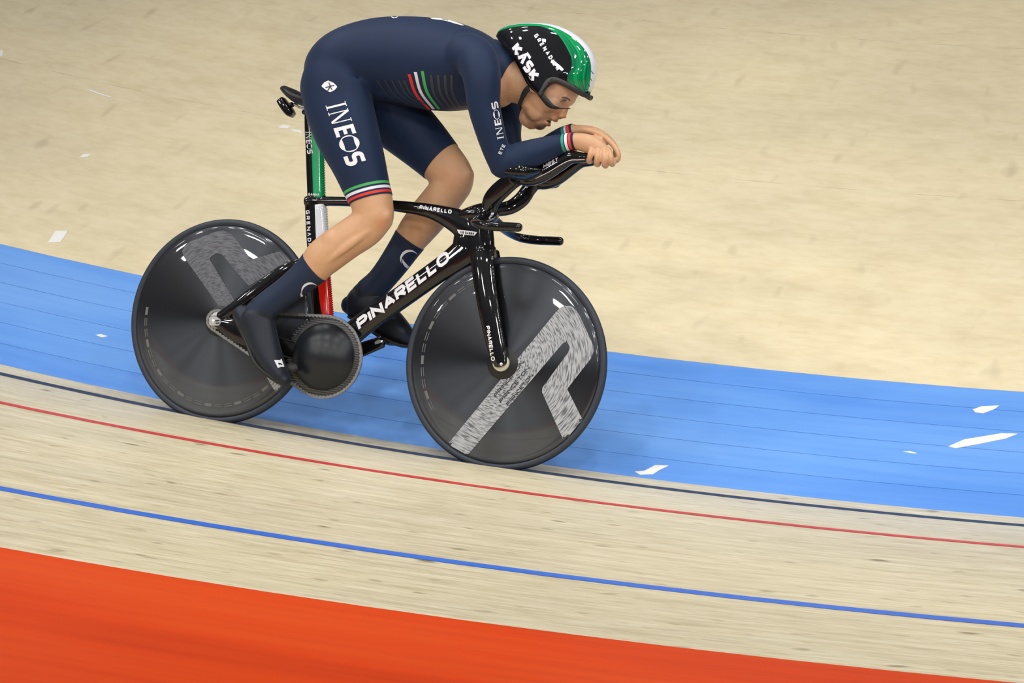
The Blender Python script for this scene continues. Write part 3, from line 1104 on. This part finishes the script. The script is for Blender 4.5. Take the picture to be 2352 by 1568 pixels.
def link_mesh(name, hw, wide):
    V, F = [], []
    out = []
    for i in range(12):
        a = 2 * math.pi * i / 12
        cx = 0.0063 if math.cos(a) > 0 else -0.0063
        out.append((cx + 0.0052 * math.cos(a), 0.0052 * math.sin(a)))
    out.insert(4, (0.0, 0.0024)); out.insert(10, (0.0, -0.0024))
    n = len(out)
    for y in (-hw, hw):
        V += [(x, y, z) for x, z in out]
    F = [tuple(range(n)), tuple(range(2 * n - 1, n - 1, -1))] + [(i, (i + 1) % n, n + (i + 1) % n, n + i) for i in range(n)]
    return mesh_from(name, V, F, False)


la, lb_ = link_mesh('chain_link', .0042, 0), link_mesh('chain_link', .0028, 0)
la.materials.append(M['steel']); lb_.materials.append(M['steel'])
for i in range(NL):
    s0 = cum[-1] * i / NL; s1 = cum[-1] * (i + 1) / NL
    pa = A3([np.interp(s0, cum, path[:, 0]), np.interp(s0, cum, path[:, 1])])
    pb = A3([np.interp(s1 % cum[-1], cum, path[:, 0]), np.interp(s1 % cum[-1], cum, path[:, 1])])
    mid = (pa + pb) / 2; d_ = pb - pa
    o = bpy.data.objects.new('chain_link', la if i % 2 else lb_)
    COL.objects.link(o); o.parent = chain
    o.location = (mid[0], 0, mid[1])
    o.rotation_euler = (0, -math.atan2(d_[1], d_[0]), 0)

# ---------------------------------------------------------------- the rider
man = tag(root('person'), 'cyclist in navy skinsuit and green white black helmet crouched over the aero bars', 'person')
T_ = {}
T_['torso'] = [(745, 200, 0, 50, .10), (768, 170, 0, 68, .148), (803, 148, 0, 81, .165), (855, 138, 0, 92, .155), (915, 136, 0, 97, .150), (985, 146, 0, 104, .165), (1045, 154, 0, 100, .175), (1095, 158, 0, 86, .160), (1130, 162, 0, 66, .120), (1155, 168, 0, 50, .080)]
T_['neck'] = [(1130, 160, 0, 52, .075), (1165, 178, 0, 50, .062), (1195, 192, 0, 47, .058), (1225, 200, 0, 44, .056), (1250, 200, 0, 42, .056)]
T_['armN'] = [(1040, 118, -.035, 40, .045), (1080, 128, -.110, 50, .062), (1100, 148, -.160, 47, .062), (1108, 190, -.185, 42, .056), (1112, 245, -.182, 37, .050), (1127, 305, -.168, 33, .045), (1142, 355, -.150, 29, .041), (1152, 386, -.138, 24, .037)]
T_['foreN'] = [(1151, 383, -.138, 25, .038), (1180, 368, -.128, 34, .043), (1222, 352, -.105, 31, .040), (1265, 338, -.078, 25, .033), (1298, 328, -.058, 20, .028), (1322, 324, -.048, 19, .028)]
T_['armF'] = [(1070, 124, .035, 40, .045), (1140, 140, .110, 48, .062), (1168, 160, .160, 45, .062), (1176, 205, .175, 38, .055), (1170, 260, .160, 31, .048), (1168, 315, .135, 28, .044), (1180, 360, .110, 26, .040), (1196, 384, .100, 23, .036)]
T_['foreF'] = [(1196, 380, .100, 24, .037), (1222, 362, .090, 28, .040), (1260, 336, .070, 24, .034), (1292, 312, .048, 19, .028), (1316, 302, .036, 17, .027)]
T_['thighN'] = [(835, 125, -.035, 50, .050), (795, 152, -.075, 64, .078), (772, 180, -.090, 80, .084), (776, 235, -.096, 81, .084), (797, 305, -.108, 76, .080), (822, 370, -.114, 64, .072), (842, 430, -.115, 55, .062), (856, 468, -.115, 50, .057), (862, 492, -.115, 45, .054)]
T_['shinN'] = [(863, 494, -.115, 45, .053), (838, 523, -.115, 46, .051), (797, 551, -.115, 45, .052), (745, 589, -.115, 45, .051), (722, 614, -.115, 40, .044), (690, 642, -.116, 34, .038), (650, 673, -.118, 31, .034), (612, 702, -.120, 31, .033), (592, 722, -.120, 32, .034)]
T_['footN'] = [(588, 726, -.120, 36, .034), (600, 765, -.120, 35, .036), (613, 805, -.120, 30, .039), (628, 838, -.120, 23, .038), (646, 864, -.120, 14, .028)]
T_['thighF'] = [(835, 150, .060, 60, .065), (838, 200, .085, 72, .080), (880, 248, .100, 73, .083), (925, 285, .106, 70, .080), (968, 325, .112, 63, .072), (1008, 366, .115, 55, .062), (1036, 396, .115, 50, .057), (1048, 412, .115, 45, .054)]
T_['shinF'] = [(1046, 414, .115, 46, .053), (1020, 450, .115, 46, .050), (985, 494, .115, 46, .051), (955, 531, .115, 43, .047), (935, 560, .115, 38, .041), (905, 604, .116, 34, .036), (874, 644, .118, 31, .034), (846, 672, .120, 33, .034)]
T_['footF'] = [(824, 692, .120, 34, .034), (862, 714, .120, 35, .036), (898, 742, .120, 29, .039), (930, 768, .120, 19, .036), (948, 782, .120, 12, .026)]
# head: slices from brow to chin, then nose, lips, jaw
T_['face'] = [(1302, 180, 0, 44, .060), (1285, 198, 0, 49, .066), (1268, 212, 0, 47, .067), (1253, 226, 0, 47, .064), (1241, 239, 0, 49, .058), (1231, 252, 0, 45, .051), (1224, 263, 0, 38, .044), (1219, 271, 0, 28, .036)]
T_['nose'] = [(1306, 232, 0, 6, .009), (1300, 243, 0, 8, .009), (1295, 254, 0, 9.5, .011), (1291, 262, 0, 10, .014), (1286, 267, 0, 7, .014)]
T_['handN'] = [(1316, 324, -.048, 19, .027), (1340, 327, -.051, 21, .024), (1364, 335, -.052, 21, .023), (1384, 343, -.050, 15, .022), (1396, 347, -.046, 10, .018)]
T_['handF'] = [(1312, 303, .036, 16, .026), (1338, 303, .034, 16, .024), (1366, 308, .030, 16, .025), (1390, 320, .024, 14, .024)]
FN = []
for (kx, ky, bx, by, r) in ((1359, 342, 1353, 369, 6.8), (1374, 345, 1371, 376, 7.2), (1389, 347, 1389, 379, 7.2), (1402, 350, 1405, 376, 6.6)):
    rm = r / 722
    FN.append([(kx, ky, -.064, r * .9, rm), (kx + (bx - kx) * .35, ky + (by - ky) * .35, -.080, r, rm * 1.05), (kx + (bx - kx) * .75, ky + (by - ky) * .75, -.080, r, rm),
               (bx, by, -.068, r, rm), (bx + 3, by + 1, -.048, r * .92, rm * .92), (bx + 6, by - 9, -.036, r * .85, rm * .85)])
FF = []
for kk in range(4):
    FF.append([(1382 + 3 * kk, 309 + 2.5 * kk, .044 - .019 * kk, 6.8, .0095), (1400 + 2.5 * kk, 320 + 4 * kk, .044 - .020 * kk, 6.8, .0095),
               (1413 + 2 * kk, 338 + 4 * kk, .036 - .020 * kk, 6.5, .0090), (1413 + 2 * kk, 357 + 3 * kk, .030 - .018 * kk, 6.2, .0088), (1404 + kk, 366 + 2 * kk, .024 - .016 * kk, 5.8, .0082)])
TH = [[(1330, 318, -.030, 9, .012), (1352, 316, -.016, 8, .011), (1374, 322, -.010, 7, .010), (1390, 330, -.010, 6, .008)],
      [(1325, 300, .020, 8, .012), (1350, 300, .006, 7.5, .011), (1376, 308, .000, 7, .010), (1394, 320, .0, 6, .008)]]
parts, CL = [], []


def addt(name, pts, n=28, m=5, cap=1.0):
    parts.append(tube(pts, n, m, cap))
    for r in rows_px(pts, 6):
        CL.append((name, *r[:3], (r[3] + r[4]) / 2))


for nm, pts in T_.items():
    addt(nm, pts)
for f in FN: addt('handN', f, 14, 4)
for f in FF: addt('handF', f, 14, 4)
addt('handN', TH[0], 14, 4); addt('handF', TH[1], 14, 4)


def adde(name, *a):
    parts.append(ell(*a))
    c = P(a[0], a[1], a[2]); CL.append((name, *c, a[3] * mpp(c) * .8))


adde('face', 1276, 152, 0, 62, 60, .070, 0)                     # skull under the helmet
adde('face', 1306, 228, 0, 20, 10, .048, 128)                   # brow ridge
adde('face', 1274, 274, 0, 8, 6, .022, 40)                      # upper lip
adde('face', 1258, 284, 0, 8, 6, .021, 40)                      # lower lip
adde('face', 1241, 285, 0, 15, 13, .030, 130)                   # chin
for s in (-1, 1):
    adde('face', 1289 + 7 * (s > 0), 266 + 2 * (s > 0), .012 * s, 6, 5, .006, 30)    # nostril wing
    adde('face', 1222 + 22 * (s > 0), 248 + 6 * (s > 0), .034 * s, 34, 22, .019, 60)   # jaw
    adde('face', 1266 + 24 * (s > 0), 238 + 7 * (s > 0), .040 * s, 24, 16, .020, 130)  # cheek bone
    adde('face', 1224 + 32 * (s > 0), 205 + 9 * (s > 0), .070 * s, 14, 8, .008, 40)    # ear
# muscles
parts.append(tube([(846, 530, -.152, 9, .010), (800, 564, -.160, 10, .009), (752, 600, -.152, 7, .008)], 14))
parts.append(tube([(800, 530, -.148, 10, .010), (752, 566, -.158, 12, .009), (716, 596, -.148, 8, .008)], 14))
parts.append(ell(886, 497, -.125, 16, 20, .028, 20))
parts.append(ell(1074, 405, .105, 17, 21, .028, 20))
adde('thighN', 872, 484, -.115, 26, 30, .040, 0)
adde('thighF', 1058, 400, .115, 30, 26, .040, 0)
adde('shinN', 770, 556, -.118, 44, 33, .050, 140)
adde('shinF', 972, 490, .118, 44, 34, .050, 130)
adde('torso', 737, 200, -.080, 46, 66, .075, 0)
adde('torso', 775, 205, .085, 46, 62, .075, 0)
adde('torso', 1075, 130, -.120, 62, 52, .070, 20)
adde('torso', 1135, 145, .120, 62, 52, .070, 20)
adde('torso', 1090, 190, 0, 68, 62, .130, 0)
adde('torso', 1140, 200, 0, 46, 48, .100, 0)

CLn = np.array([c[1:] for c in CL]); CLt = [c[0] for c in CL]
names_ = sorted(set(CLt)); ci = np.array([names_.index(t) for t in CLt])

_c2 = (CLn[:, :3] ** 2).sum(1)


def classify(V):
    out = np.zeros(len(V), int)
    for s in range(0, len(V), 4000):
        v = V[s:s + 4000]
        d = np.sqrt(np.maximum((v ** 2).sum(1)[:, None] + _c2[None] - 2 * v @ CLn[:, :3].T, 0)) - CLn[None, :, 3]
        out[s:s + 4000] = ci[np.argmin(d, axis=1)]
    return out


FINE = [names_.index(n) for n in ('face', 'nose', 'handN', 'handF')]

SOFT = [names_.index(n) for n in ('torso', 'thighN', 'thighF', 'armN', 'armF')]


BV, BF = remesh(join(*parts), 0.0032, 0)
FA = np.array([f if len(f) == 4 else (*f, f[-1]) for f in BF])
_E = np.concatenate([FA[:, [0, 1]], FA[:, [1, 2]], FA[:, [2, 3]], FA[:, [3, 0]]])
_E = np.sort(_E[_E[:, 0] != _E[:, 1]], axis=1)
_k = np.unique(_E[:, 0].astype(np.int64) * 10000000 + _E[:, 1])
_E = np.stack([_k // 10000000, _k % 10000000], 1)
cls = classify(BV)
BV = taubin(BV, _E, 6, np.where(np.isin(cls, FINE), 0.10, 1.0))
# soften the joins of trunk and limbs
_w = np.where(np.isin(cls, SOFT), 1.0, 0.0)
_tab, _wt = neighbours(len(BV), _E)
for _ in range(8):
    _w = 0.5 * _w + 0.5 * (_w[_tab] * _wt).sum(1)
BV = taubin(BV, _E, 60, _w, 0.6, -0.2)
BV = taubin(BV, _E, 14, np.where(np.isin(cls, [names_.index(n) for n in ('shinN', 'shinF', 'thighN', 'thighF')]), 0.9, 0.0), 0.6, -0.3)
BV = taubin(BV, _E, 9, np.where(cls == names_.index('face'), 0.8, 0.0), 0.6, -0.3)
BV = taubin(BV, _E, 30, np.where(np.isin(cls, [names_.index(n) for n in ('torso', 'thighN', 'thighF', 'armN', 'armF')]), 0.9, 0.0), 0.6, -0.3)
body_me = mesh_from('body', BV, BF)
body = obj('body', body_me, M['skin'], man)
# stubble, lips, ruddy knees and eye socket shade painted as a colour attribute
tint = np.ones((len(BV), 4))


def dab(px, py, Y, r, col, names=None, soft=0.5):
    c = P(px, py, Y)
    d = np.linalg.norm(BV - c, axis=1) / r
    f = np.clip((1 - d) / soft, 0, 1)
    if names: f = f * np.isin(cls, [names_.index(n) for n in names])
    f = (f * f * (3 - 2 * f))[:, None]
    tint[:, :3] = tint[:, :3] * (1 - f) + tint[:, :3] * A3(col) * f


ST = (0.42, 0.40, 0.42)
hd = ('face', 'nose', 'neck')
for (x, y, Y) in ((1243, 292, -.015), (1231, 293, -.025), (1219, 285, -.035), (1210, 270, -.045), (1204, 254, -.050)):
    dab(x, y, Y, .021, (0.56, 0.52, 0.52), hd, .8)
dab(1236, 283, -.035, .024, (0.74, 0.71, 0.70), hd, .9)
dab(1242, 291, -.012, .020, (0.62, 0.60, 0.60), hd, .7)
dab(1277, 274, -.012, .009, (0.7, 0.62, 0.6), hd, .9)
dab(1260, 287, -.008, .011, (0.80, 0.48, 0.46), ('face',), .6)
dab(1276, 281, -.006, .007, (0.85, 0.55, 0.5), ('face',), .6)
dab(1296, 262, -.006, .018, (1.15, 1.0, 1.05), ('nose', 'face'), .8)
dab(1296, 232, -.038, .015, (0.66, 0.54, 0.50), hd, .9)  # eye socket shade painted into the skin tint
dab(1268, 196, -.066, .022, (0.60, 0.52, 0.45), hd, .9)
dab(878, 515, -.15, .04, (1.0, .84, .80), ('thighN', 'shinN'), .9)
dab(1040, 405, .05, .06, (.96, .90, .88), ('thighF', 'shinF'), .9)
at_ = body_me.color_attributes.new('tint', 'FLOAT_COLOR', 'POINT')
at_.data.foreach_set('color', np.clip(tint, 0, 1.2).ravel())

fcls = cls[FA[:, 0]]


def garment(name, names, cuts, mats, parent, off, bands=()):
    """copy of the body surface, cut clean by planes, lifted off the skin.
    cuts: (limb names, point, normal) removes what lies beyond; bands: (limb names, point, normal, [(d0,d1,mat index)])"""
    ids = [names_.index(n) for n in names]
    keep = np.isin(fcls, ids)
    fidx = np.nonzero(keep)[0]
    used = np.unique(FA[fidx])
    remap = -np.ones(len(BV), int); remap[used] = np.arange(len(used))
    me = bpy.data.meshes.new(name)
    me.from_pydata([tuple(v) for v in BV[used]], [], [tuple(dict.fromkeys(remap[list(f)])) for f in FA[fidx]])
    bm = bmesh.new(); bm.from_mesh(me)
    lay = bm.faces.layers.int.new('cls')
    bm.faces.ensure_lookup_table()
    for i, f in enumerate(bm.faces): f[lay] = int(fcls[fidx[i]])

    def sub(nms):
        q = set(names_.index(n) for n in nms)
        fs = [f for f in bm.faces if f[lay] in q]
        es = list({e for f in fs for e in f.edges}); vs = list({v for f in fs for v in f.verts})
        return fs + es + vs
    for nms, pt, no in cuts:
        bmesh.ops.bisect_plane(bm, geom=sub(nms), plane_co=Vector(pt), plane_no=Vector(no), clear_outer=True, clear_inner=False, dist=1e-6)
    for nms, pt, no, bl in bands:
        for d0, d1, mi in bl:
            for d in (d0, d1):
                bmesh.ops.bisect_plane(bm, geom=sub(nms), plane_co=Vector(A3(pt) - A3(no) * d), plane_no=Vector(no), dist=1e-6)
    for nms, pt, no, bl in bands:
        q = set(names_.index(n) for n in nms)
        for f in bm.faces:
            if f[lay] in q:
                h = -(A3(f.calc_center_median()) - A3(pt)) @ A3(no)
                for d0, d1, mi in bl:
                    if d0 < h < d1: f.material_index = mi
    loose = [v for v in bm.verts if not v.link_faces]
    bmesh.ops.delete(bm, geom=loose, context='VERTS')
    bm.normal_update()
    bnd = [v for v in bm.verts if v.is_boundary]
    for v in bm.verts: v.co += v.normal * off
    # turned hem back to the skin
    be = [e for e in bm.edges if e.is_boundary]
    r = bmesh.ops.extrude_edge_only(bm, edges=be)
    for g in r['geom']:
        if isinstance(g, bmesh.types.BMVert):
            g.co -= g.normal * 0
    nv = {g for g in r['geom'] if isinstance(g, bmesh.types.BMVert)}
    for v in nv:
        for e in v.link_edges:
            w = e.other_vert(v)
            if w not in nv and (w.co - v.co).length < 1e-7:
                v.co = w.co - w.normal * off * 1.6
                break
    for f in bm.faces: f.smooth = True
    bm.to_mesh(me); bm.free()
    return obj(name, me, mats, parent)


def pdir(a, b, Y=0.0): return nrm(P(*b, Y) - P(*a, Y))


hemN, dN = P(849, 460, -.115), pdir((842, 430), (849, 460), -.115)
dN = nrm(pdir((845, 440), (852, 472), -.115) + 0.06 * A3((0, 0, 0)))
hemF, dF = P(1012, 371, .115), pdir((985, 344), (1012, 371), .115)
cufN, dwN = P(1322, 323.5, -.048), pdir((1290, 330), (1322, 325), -.05)
cufF, dwF = P(1318, 301, .036), pdir((1285, 315), (1318, 304), .04)
col_, dC = P(1171, 186, 0), nrm(pdir((1140, 170), (1185, 190)))
mm = 1.0 / 722
suit = garment('skinsuit', ('torso', 'neck', 'armN', 'foreN', 'armF', 'foreF', 'thighN', 'thighF', 'handN', 'handF', 'shinN', 'shinF'),
               [(('thighN', 'shinN'), hemN, dN), (('thighF', 'shinF'), hemF, dF), (('foreN', 'handN'), cufN, dwN), (('foreF', 'handF'), cufF, dwF), (('neck', 'torso'), col_, dC)],
               [M['suit'], M['st_green'], M['st_white'], M['st_red'], M['cuff_green']], man, 0.0022,
               [(('thighN',), hemN, dN, [(4 * mm, 10 * mm, 3), (14 * mm, 20.5 * mm, 2), (25 * mm, 31 * mm, 1)]),
                (('foreN', 'handN'), cufN, dwN, [(5 * mm, 11 * mm, 3), (12.5 * mm, 18 * mm, 2), (20 * mm, 25 * mm, 4)]),
                (('foreF', 'handF'), cufF, dwF, [(5 * mm, 11 * mm, 3), (12.5 * mm, 18 * mm, 2), (20 * mm, 25 * mm, 4)])])
bv_suit = bvh_of(vf(suit.data))
sockN = garment('sock', ('shinN', 'footN'), [(('shinN', 'footN'), P(724, 616, -.115), -pdir((745, 592), (690, 642), -.115))], M['sock'], man, 0.0024)
sockF = garment('sock', ('shinF', 'footF'), [(('shinF', 'footF'), P(941, 550, .115), -pdir((955, 531), (905, 604), .115))], M['sock'], man, 0.0024)


def shoe(pts, Y):
    sh = remesh(tube(pts, 26, 5, 1.0), 0.003, 4)
    return sh


sN = remesh(join(tube([(586, 728, -.120, 44, .040), (597, 765, -.120, 41, .042), (612, 806, -.120, 35, .045), (628, 840, -.120, 28, .044), (645, 864, -.120, 20, .036), (655, 874, -.120, 14, .026)], 28),
                 tube([(556, 722, -.120, 22, .030), (572, 742, -.120, 30, .036)], 24), tube([(606, 708, -.119, 36, .036), (592, 730, -.120, 38, .038)], 24)), 0.003, 8)
shoeN = geo('shoe', sN, M['shoe'], man)
geo('shoe_sole', tube([(556, 752, -.120, 7, .026), (575, 792, -.120, 8, .030), (597, 836, -.120, 9, .040), (630, 866, -.120, 8, .036), (656, 878, -.120, 5, .022)], 18), M['satin'], shoeN)
sF = remesh(join(tube([(822, 692, .120, 40, .040), (860, 714, .120, 40, .042), (897, 742, .120, 34, .045), (928, 766, .120, 24, .040), (948, 780, .120, 14, .026)], 28),
                 tube([(804, 700, .120, 22, .030), (826, 706, .120, 28, .036)], 24), tube([(856, 664, .120, 35, .036), (838, 684, .120, 37, .038)], 24)), 0.003, 8)
shoeF = geo('shoe', sF, M['shoe'], man)
geo('shoe_sole', tube([(806, 728, .120, 5, .026), (840, 748, .120, 6, .030), (885, 776, .120, 7, .040), (922, 792, .120, 6, .036), (948, 795, .120, 4, .022)], 18), M['satin'], shoeF)
decal('shoe_label', poly_grid([(629, 826), (646, 824), (653, 843), (638, 845)], 3), bvh_of(sN), M['print'], shoeN, .0012, 1)
decal('shoe_label_mark', [poly_strip([(638, 833), (643, 834), (648, 837)], [(640, 838), (643, 837), (646, 838)])], bvh_of(sN), M['print_dark'], shoeN, .0022, 1)

# prints on the suit
decal('suit_lettering', ineos_strips((748, 243), (797, 384), (45, -11)), bv_suit, M['print'], suit, .0010, 3)
decal('suit_lettering', ineos_strips((1157, 318), (1142, 232), (-14.5, 3)), bv_suit, M['print'], suit, .0010, 3)
decal('suit_lettering', text_strips('ETE', (1151, 355), (1161, 333), (-7, -3), t=.2), bv_suit, M['print'], suit, .0010, 1)
decal('crest', poly_grid([(738, 198), (745, 189), (754, 185), (766, 190), (775, 199), (769, 207), (758, 212), (748, 206)], 2.5), bv_suit, M['print'], suit, .0010, 1)
decal('crest_mark', [poly_strip([(755, 190), (758, 199), (762, 207)], [(757, 190), (760, 199), (764, 206)]), poly_strip([(748, 200), (757, 198), (768, 195)], [(748, 202), (757, 200), (768, 197)]),
                     poly_strip([(752, 208), (757, 200), (761, 195)], [(754, 209), (759, 201), (762, 196)])], bv_suit, M['print_dark'], suit, .0020, 1)


def chest(x0, y0, x1, y1, w, m, bow=8):
    mid = ((x0 + x1) / 2 - bow, (y0 + y1) / 2 + 4)
    a = [(x0, y0), mid, (x1, y1)]
    decal('chest_stripe', [poly_strip([(x - w / 2, y) for x, y in a], [(x + w / 2, y) for x, y in a], 12)], bv_suit, m, suit, .0010, 2)


chest(940, 170, 986, 251, 7, M['st_red'])
chest(954, 165, 996, 250, 7, M['st_white'])
chest(970, 163, 1008, 250, 7, M['st_green'])
for i, (x0, x1) in enumerate(((866, 930), (884, 944), (900, 956), (916, 968), (928, 978))):
    chest(x0, 184, x1, 240, 5, M['st_grey'])
for i, (x0, x1) in enumerate(((990, 1020), (1006, 1034), (1022, 1046), (1037, 1058))):
    chest(x0, 172, x1, 247, 6, M['st_grey'])
decal('back_number', [poly_strip([(987, 41.5), (1020, 44), (1045, 51), (1066, 58.5)], [(992, 44.5), (1020, 48), (1045, 55), (1062, 59.5)], 6)], bv_suit, M['print'], suit, .0014, 2)
decal('back_print', [poly_strip([(898, 39.5), (905, 43), (915, 39.5)], [(900, 39), (906, 41), (912, 39)], 4)], bv_suit, M['print'], suit, .0014, 2)


def crescent(cx, cy, r, a0, a1, w, ang=0, sq=1.0):
    st = []
    for i in range(17):
        f = i / 16
        a = math.radians(a0 + (a1 - a0) * f)
        t = w * math.sin(math.pi * min(max(f, .02), .98)) ** .8
        st.append((A3((cx + r * math.cos(a), cy + r * sq * math.sin(a))), A3((cx + (r - t) * math.cos(a), cy + (r - t) * sq * math.sin(a)))))
    return st


bsN = bvh_of(vf(sockN.data)); bsF = bvh_of(vf(sockF.data))
decal('sock_mark', [crescent(712, 668, 20, 165, 320, 5), crescent(704, 676, 14, 100, 200, 6)], bsN, M['st_white'], sockN, .001, 2)
decal('sock_mark', [crescent(940, 594, 21, 150, 330, 6), crescent(944, 598, 20, 85, 190, 7)], bsF, M['st_white'], sockF, .001, 2)

# face details
bv_body = BVHTree.FromPolygons([Vector(v) for v in BV], BF)
geo('eye', ell(1295, 231.5, -.0395, 3.6, 2.0, .005, 150), M['eye_white'], man)
geo('iris', ell(1296.5, 231.8, -.0425, 2.0, 1.8, .003, 0), M['eye_dark'], man)
geo('eyelid', tube([(1288, 232.5, -.046, 1.0, .002), (1294, 229.6, -.045, 1.3, .003), (1301, 230.5, -.036, 1.0, .002)], n=10), M['hair'], man)
decal('eyebrow', [poly_strip([(1290, 222), (1300, 222.5), (1310, 229)], [(1292, 225.5), (1300, 226.5), (1309, 232)], 6)], bv_body, M['hair'], man, .0010, 2)
decal('mouth', [poly_strip([(1254, 276), (1260, 276.5), (1267, 279)], [(1255, 278), (1261, 282), (1266, 284)], 6)], bv_body, M['mouth'], man, .0008, 2)
# helmet
HT = [(1140, 82), (1149, 69), (1170, 59.5), (1195, 54.5), (1225, 52.5), (1256, 54), (1284, 60), (1308, 70), (1330, 84), (1349, 102), (1362, 122), (1369, 145), (1368, 168), (1363, 190), (1354, 211)]
HB = [(1141, 86), (1147, 95), (1157, 107), (1169, 120), (1179, 135), (1189, 152), (1199, 171), (1208, 189), (1222, 206), (1243, 219), (1251, 204), (1261, 190), (1281, 188), (1308, 202), (1338, 219)]
HW = [.010, .030, .046, .060, .070, .077, .082, .085, .086, .085, .083, .080, .074, .058, .026]
nT, nP = 60, 22
tp = catmull([(*a, *c, w) for a, c, w in zip(HT, HB, HW)], 6)
V, F, UVs = [], [], []
cols = list(range(-nP, nP + 1))
for i, r in enumerate(tp):
    Tq = P(r[0], r[1], 0)
    Bq = P(r[2], r[3], -r[4])
    for c in cols:
        ph = abs(c) / nP * math.pi / 2
        g = 1 - math.cos(ph) ** 0.9
        x = Tq[0] + (Bq[0] - Tq[0]) * g; z = Tq[2] + (Bq[2] - Tq[2]) * g
        V.append((x, math.copysign(r[4] * math.sin(ph) ** 0.95, c), z))
        UVs.append((i / (len(tp) - 1), abs(c) / nP))
w_ = len(cols)
for i in range(len(tp) - 1):
    for j in range(w_ - 1):
        F.append((i * w_ + j, i * w_ + j + 1, (i + 1) * w_ + j + 1, (i + 1) * w_ + j))
hm, hb, k = new_mat('tricolour_helmet_gloss', 0.4, coat=1.0, coat_r=0.02, spec=0.08)
uv = k.uv(); sep = k.n.new('ShaderNodeSeparateXYZ'); k.l.new(uv, sep.inputs[0])
u_, v_ = sep.outputs['X'], sep.outputs['Y']
gr = k.ramp(u_, [(0.0, (.55,) * 3), (0.12, (.42,) * 3), (0.36, (.31,) * 3), (0.5, (.37,) * 3), (0.66, (.52,) * 3), (0.78, (.66,) * 3), (0.88, (.88,) * 3), (0.95, (1.0,) * 3)])
gs = k.n.new('ShaderNodeSeparateColor'); k.l.new(gr, gs.inputs[0])
gw = gs.outputs[0]
white = k.math('LESS_THAN', v_, 0.23)
green = k.math('LESS_THAN', v_, gw)
cb = k.n.new('ShaderNodeCombineXYZ'); k.l.new(k.math('MULTIPLY', u_, 2.0), cb.inputs[0]); k.l.new(k.math('MULTIPLY', k.math('DIVIDE', v_, gw), 16.0), cb.inputs[1])
gn = k.noise(cb.outputs[0], 1.0, 2, 0.5)
gc = k.ramp(gn, [(0.36, (0.0, 0.13, 0.055)), (0.5, (0.0, 0.24, 0.08)), (0.66, (0.0, 0.46, 0.11))])
c = k.mix(green, (0.004, 0.004, 0.006), gc)
c = k.mix(white, c, (0.76, 0.77, 0.82))
k.l.new(c, hb.inputs['Base Color'])
_i = F[len(F) // 2]
_n = np.cross(A3(V[_i[1]]) - A3(V[_i[0]]), A3(V[_i[2]]) - A3(V[_i[0]]))
if _n @ (A3(V[_i[0]]) - P(1250, 170, 0)) < 0: F = [tuple(reversed(f)) for f in F]
hme = mesh_from('helmet', V, F)
ul = hme.uv_layers.new(name='UVMap')
li = np.zeros(len(hme.loops), int); hme.loops.foreach_get('vertex_index', li)
ul.data.foreach_set('uv', np.array(UVs)[li].ravel())
helmet = obj('helmet', hme, hm, man)
md = helmet.modifiers.new('thick', 'SOLIDIFY'); md.thickness = 0.006; md.offset = -1
bvhm = bvh_of((V, F))
decal('helmet_lettering', text_strips('KVSK', (1173, 113), (1223, 191), (19, -18), t=.28, gap=.06), bvhm, M['print'], helmet, .0010, 3)
decal('helmet_lettering', text_strips('GRENVDIER', (1226, 82), (1279, 163), (8.5, -5.5), t=.25, gap=.42), bvhm, M['print'], helmet, .0010, 2)
for (x0, y0, x1, y1) in ((1357, 163, 1362, 170), (1354, 179, 1359, 186), (1349, 192, 1354, 199), (1342, 205, 1349, 206), (1350, 207, 1353, 204)):
    decal('helmet_tick', [[(A3((x0, y0)), A3((x0 + .8, y0 - .8))), (A3((x1, y1)), A3((x1 + .8, y1 - .8)))]], bvhm, M['print_dark'], helmet, .0012, 1)
rim = [(1240, 217, -.086, 6, .004), (1248, 203, -.086, 6, .004), (1258, 188, -.084, 6.5, .004), (1273, 183, -.080, 6.5, .004), (1293, 190, -.073, 6.5, .005), (1316, 203, -.060, 6.5, .005), (1338, 216, -.036, 6, .005), (1352, 221, -.014, 5, .005), (1355, 223, .0, 4.5, .005)]
tn = tube(rim, 14, 5)
geo('helmet_rim', join(tn, mirror(tn)), M['trim'], helmet)
strap = tube([(1224, 194, -.074, 7, .0022), (1213, 203, -.073, 7, .0022), (1205, 213, -.069, 7, .0022), (1198, 228, -.060, 5.5, .0022), (1193, 243, -.046, 5, .0022), (1200, 254, -.020, 5, .0022), (1210, 260, .0, 5, .0022)], 12, 5)
geo('chin_strap', join(strap, mirror(strap)), M['strap'], helmet)

# glasses
arm = tube([(1238, 212, -.082, 6, .003), (1252, 229, -.080, 7, .003), (1263, 241, -.076, 6.5, .003), (1274, 246.5, -.068, 4, .003), (1285, 248.5, -.054, 2.0, .002), (1298, 249, -.032, 1.3, .002), (1306, 249.2, -.014, 1.2, .002), (1309, 249.5, -.004, 1.2, .002)], 12, 5)
arm2 = tube([(1238, 212, -.082, 6, .003), (1248, 224, -.081, 6, .003), (1256, 234, -.079, 4, .003)], 12, 5)
gls = geo('glasses', arm, M['satin'], man)
geo('temple_arm', mirror(arm2), M['satin'], gls)
V, F = [], []
lo = catmull([(1256, 234, -.081), (1272, 245, -.070), (1287, 248, -.053), (1299, 248.5, -.031), (1309, 249, 0)], 5)
hi = catmull([(1254, 204, -.083), (1276, 193, -.076), (1302, 208, -.060), (1318, 216, -.036), (1328, 224, 0)], 5)
for a, c in zip(lo, hi):
    pa, pc = P(*a), P(*c)
    for j in range(5):
        V.append(tuple(pa + (pc - pa) * j / 4))
for i in range(len(lo) - 1):
    for j in range(4):
        F.append((i * 5 + j, (i + 1) * 5 + j, (i + 1) * 5 + j + 1, i * 5 + j + 1))
lens = geo('lens', join((V, F), mirror((V, F))), M['lens'], gls)
lens['label'] = 'clear wraparound lens'
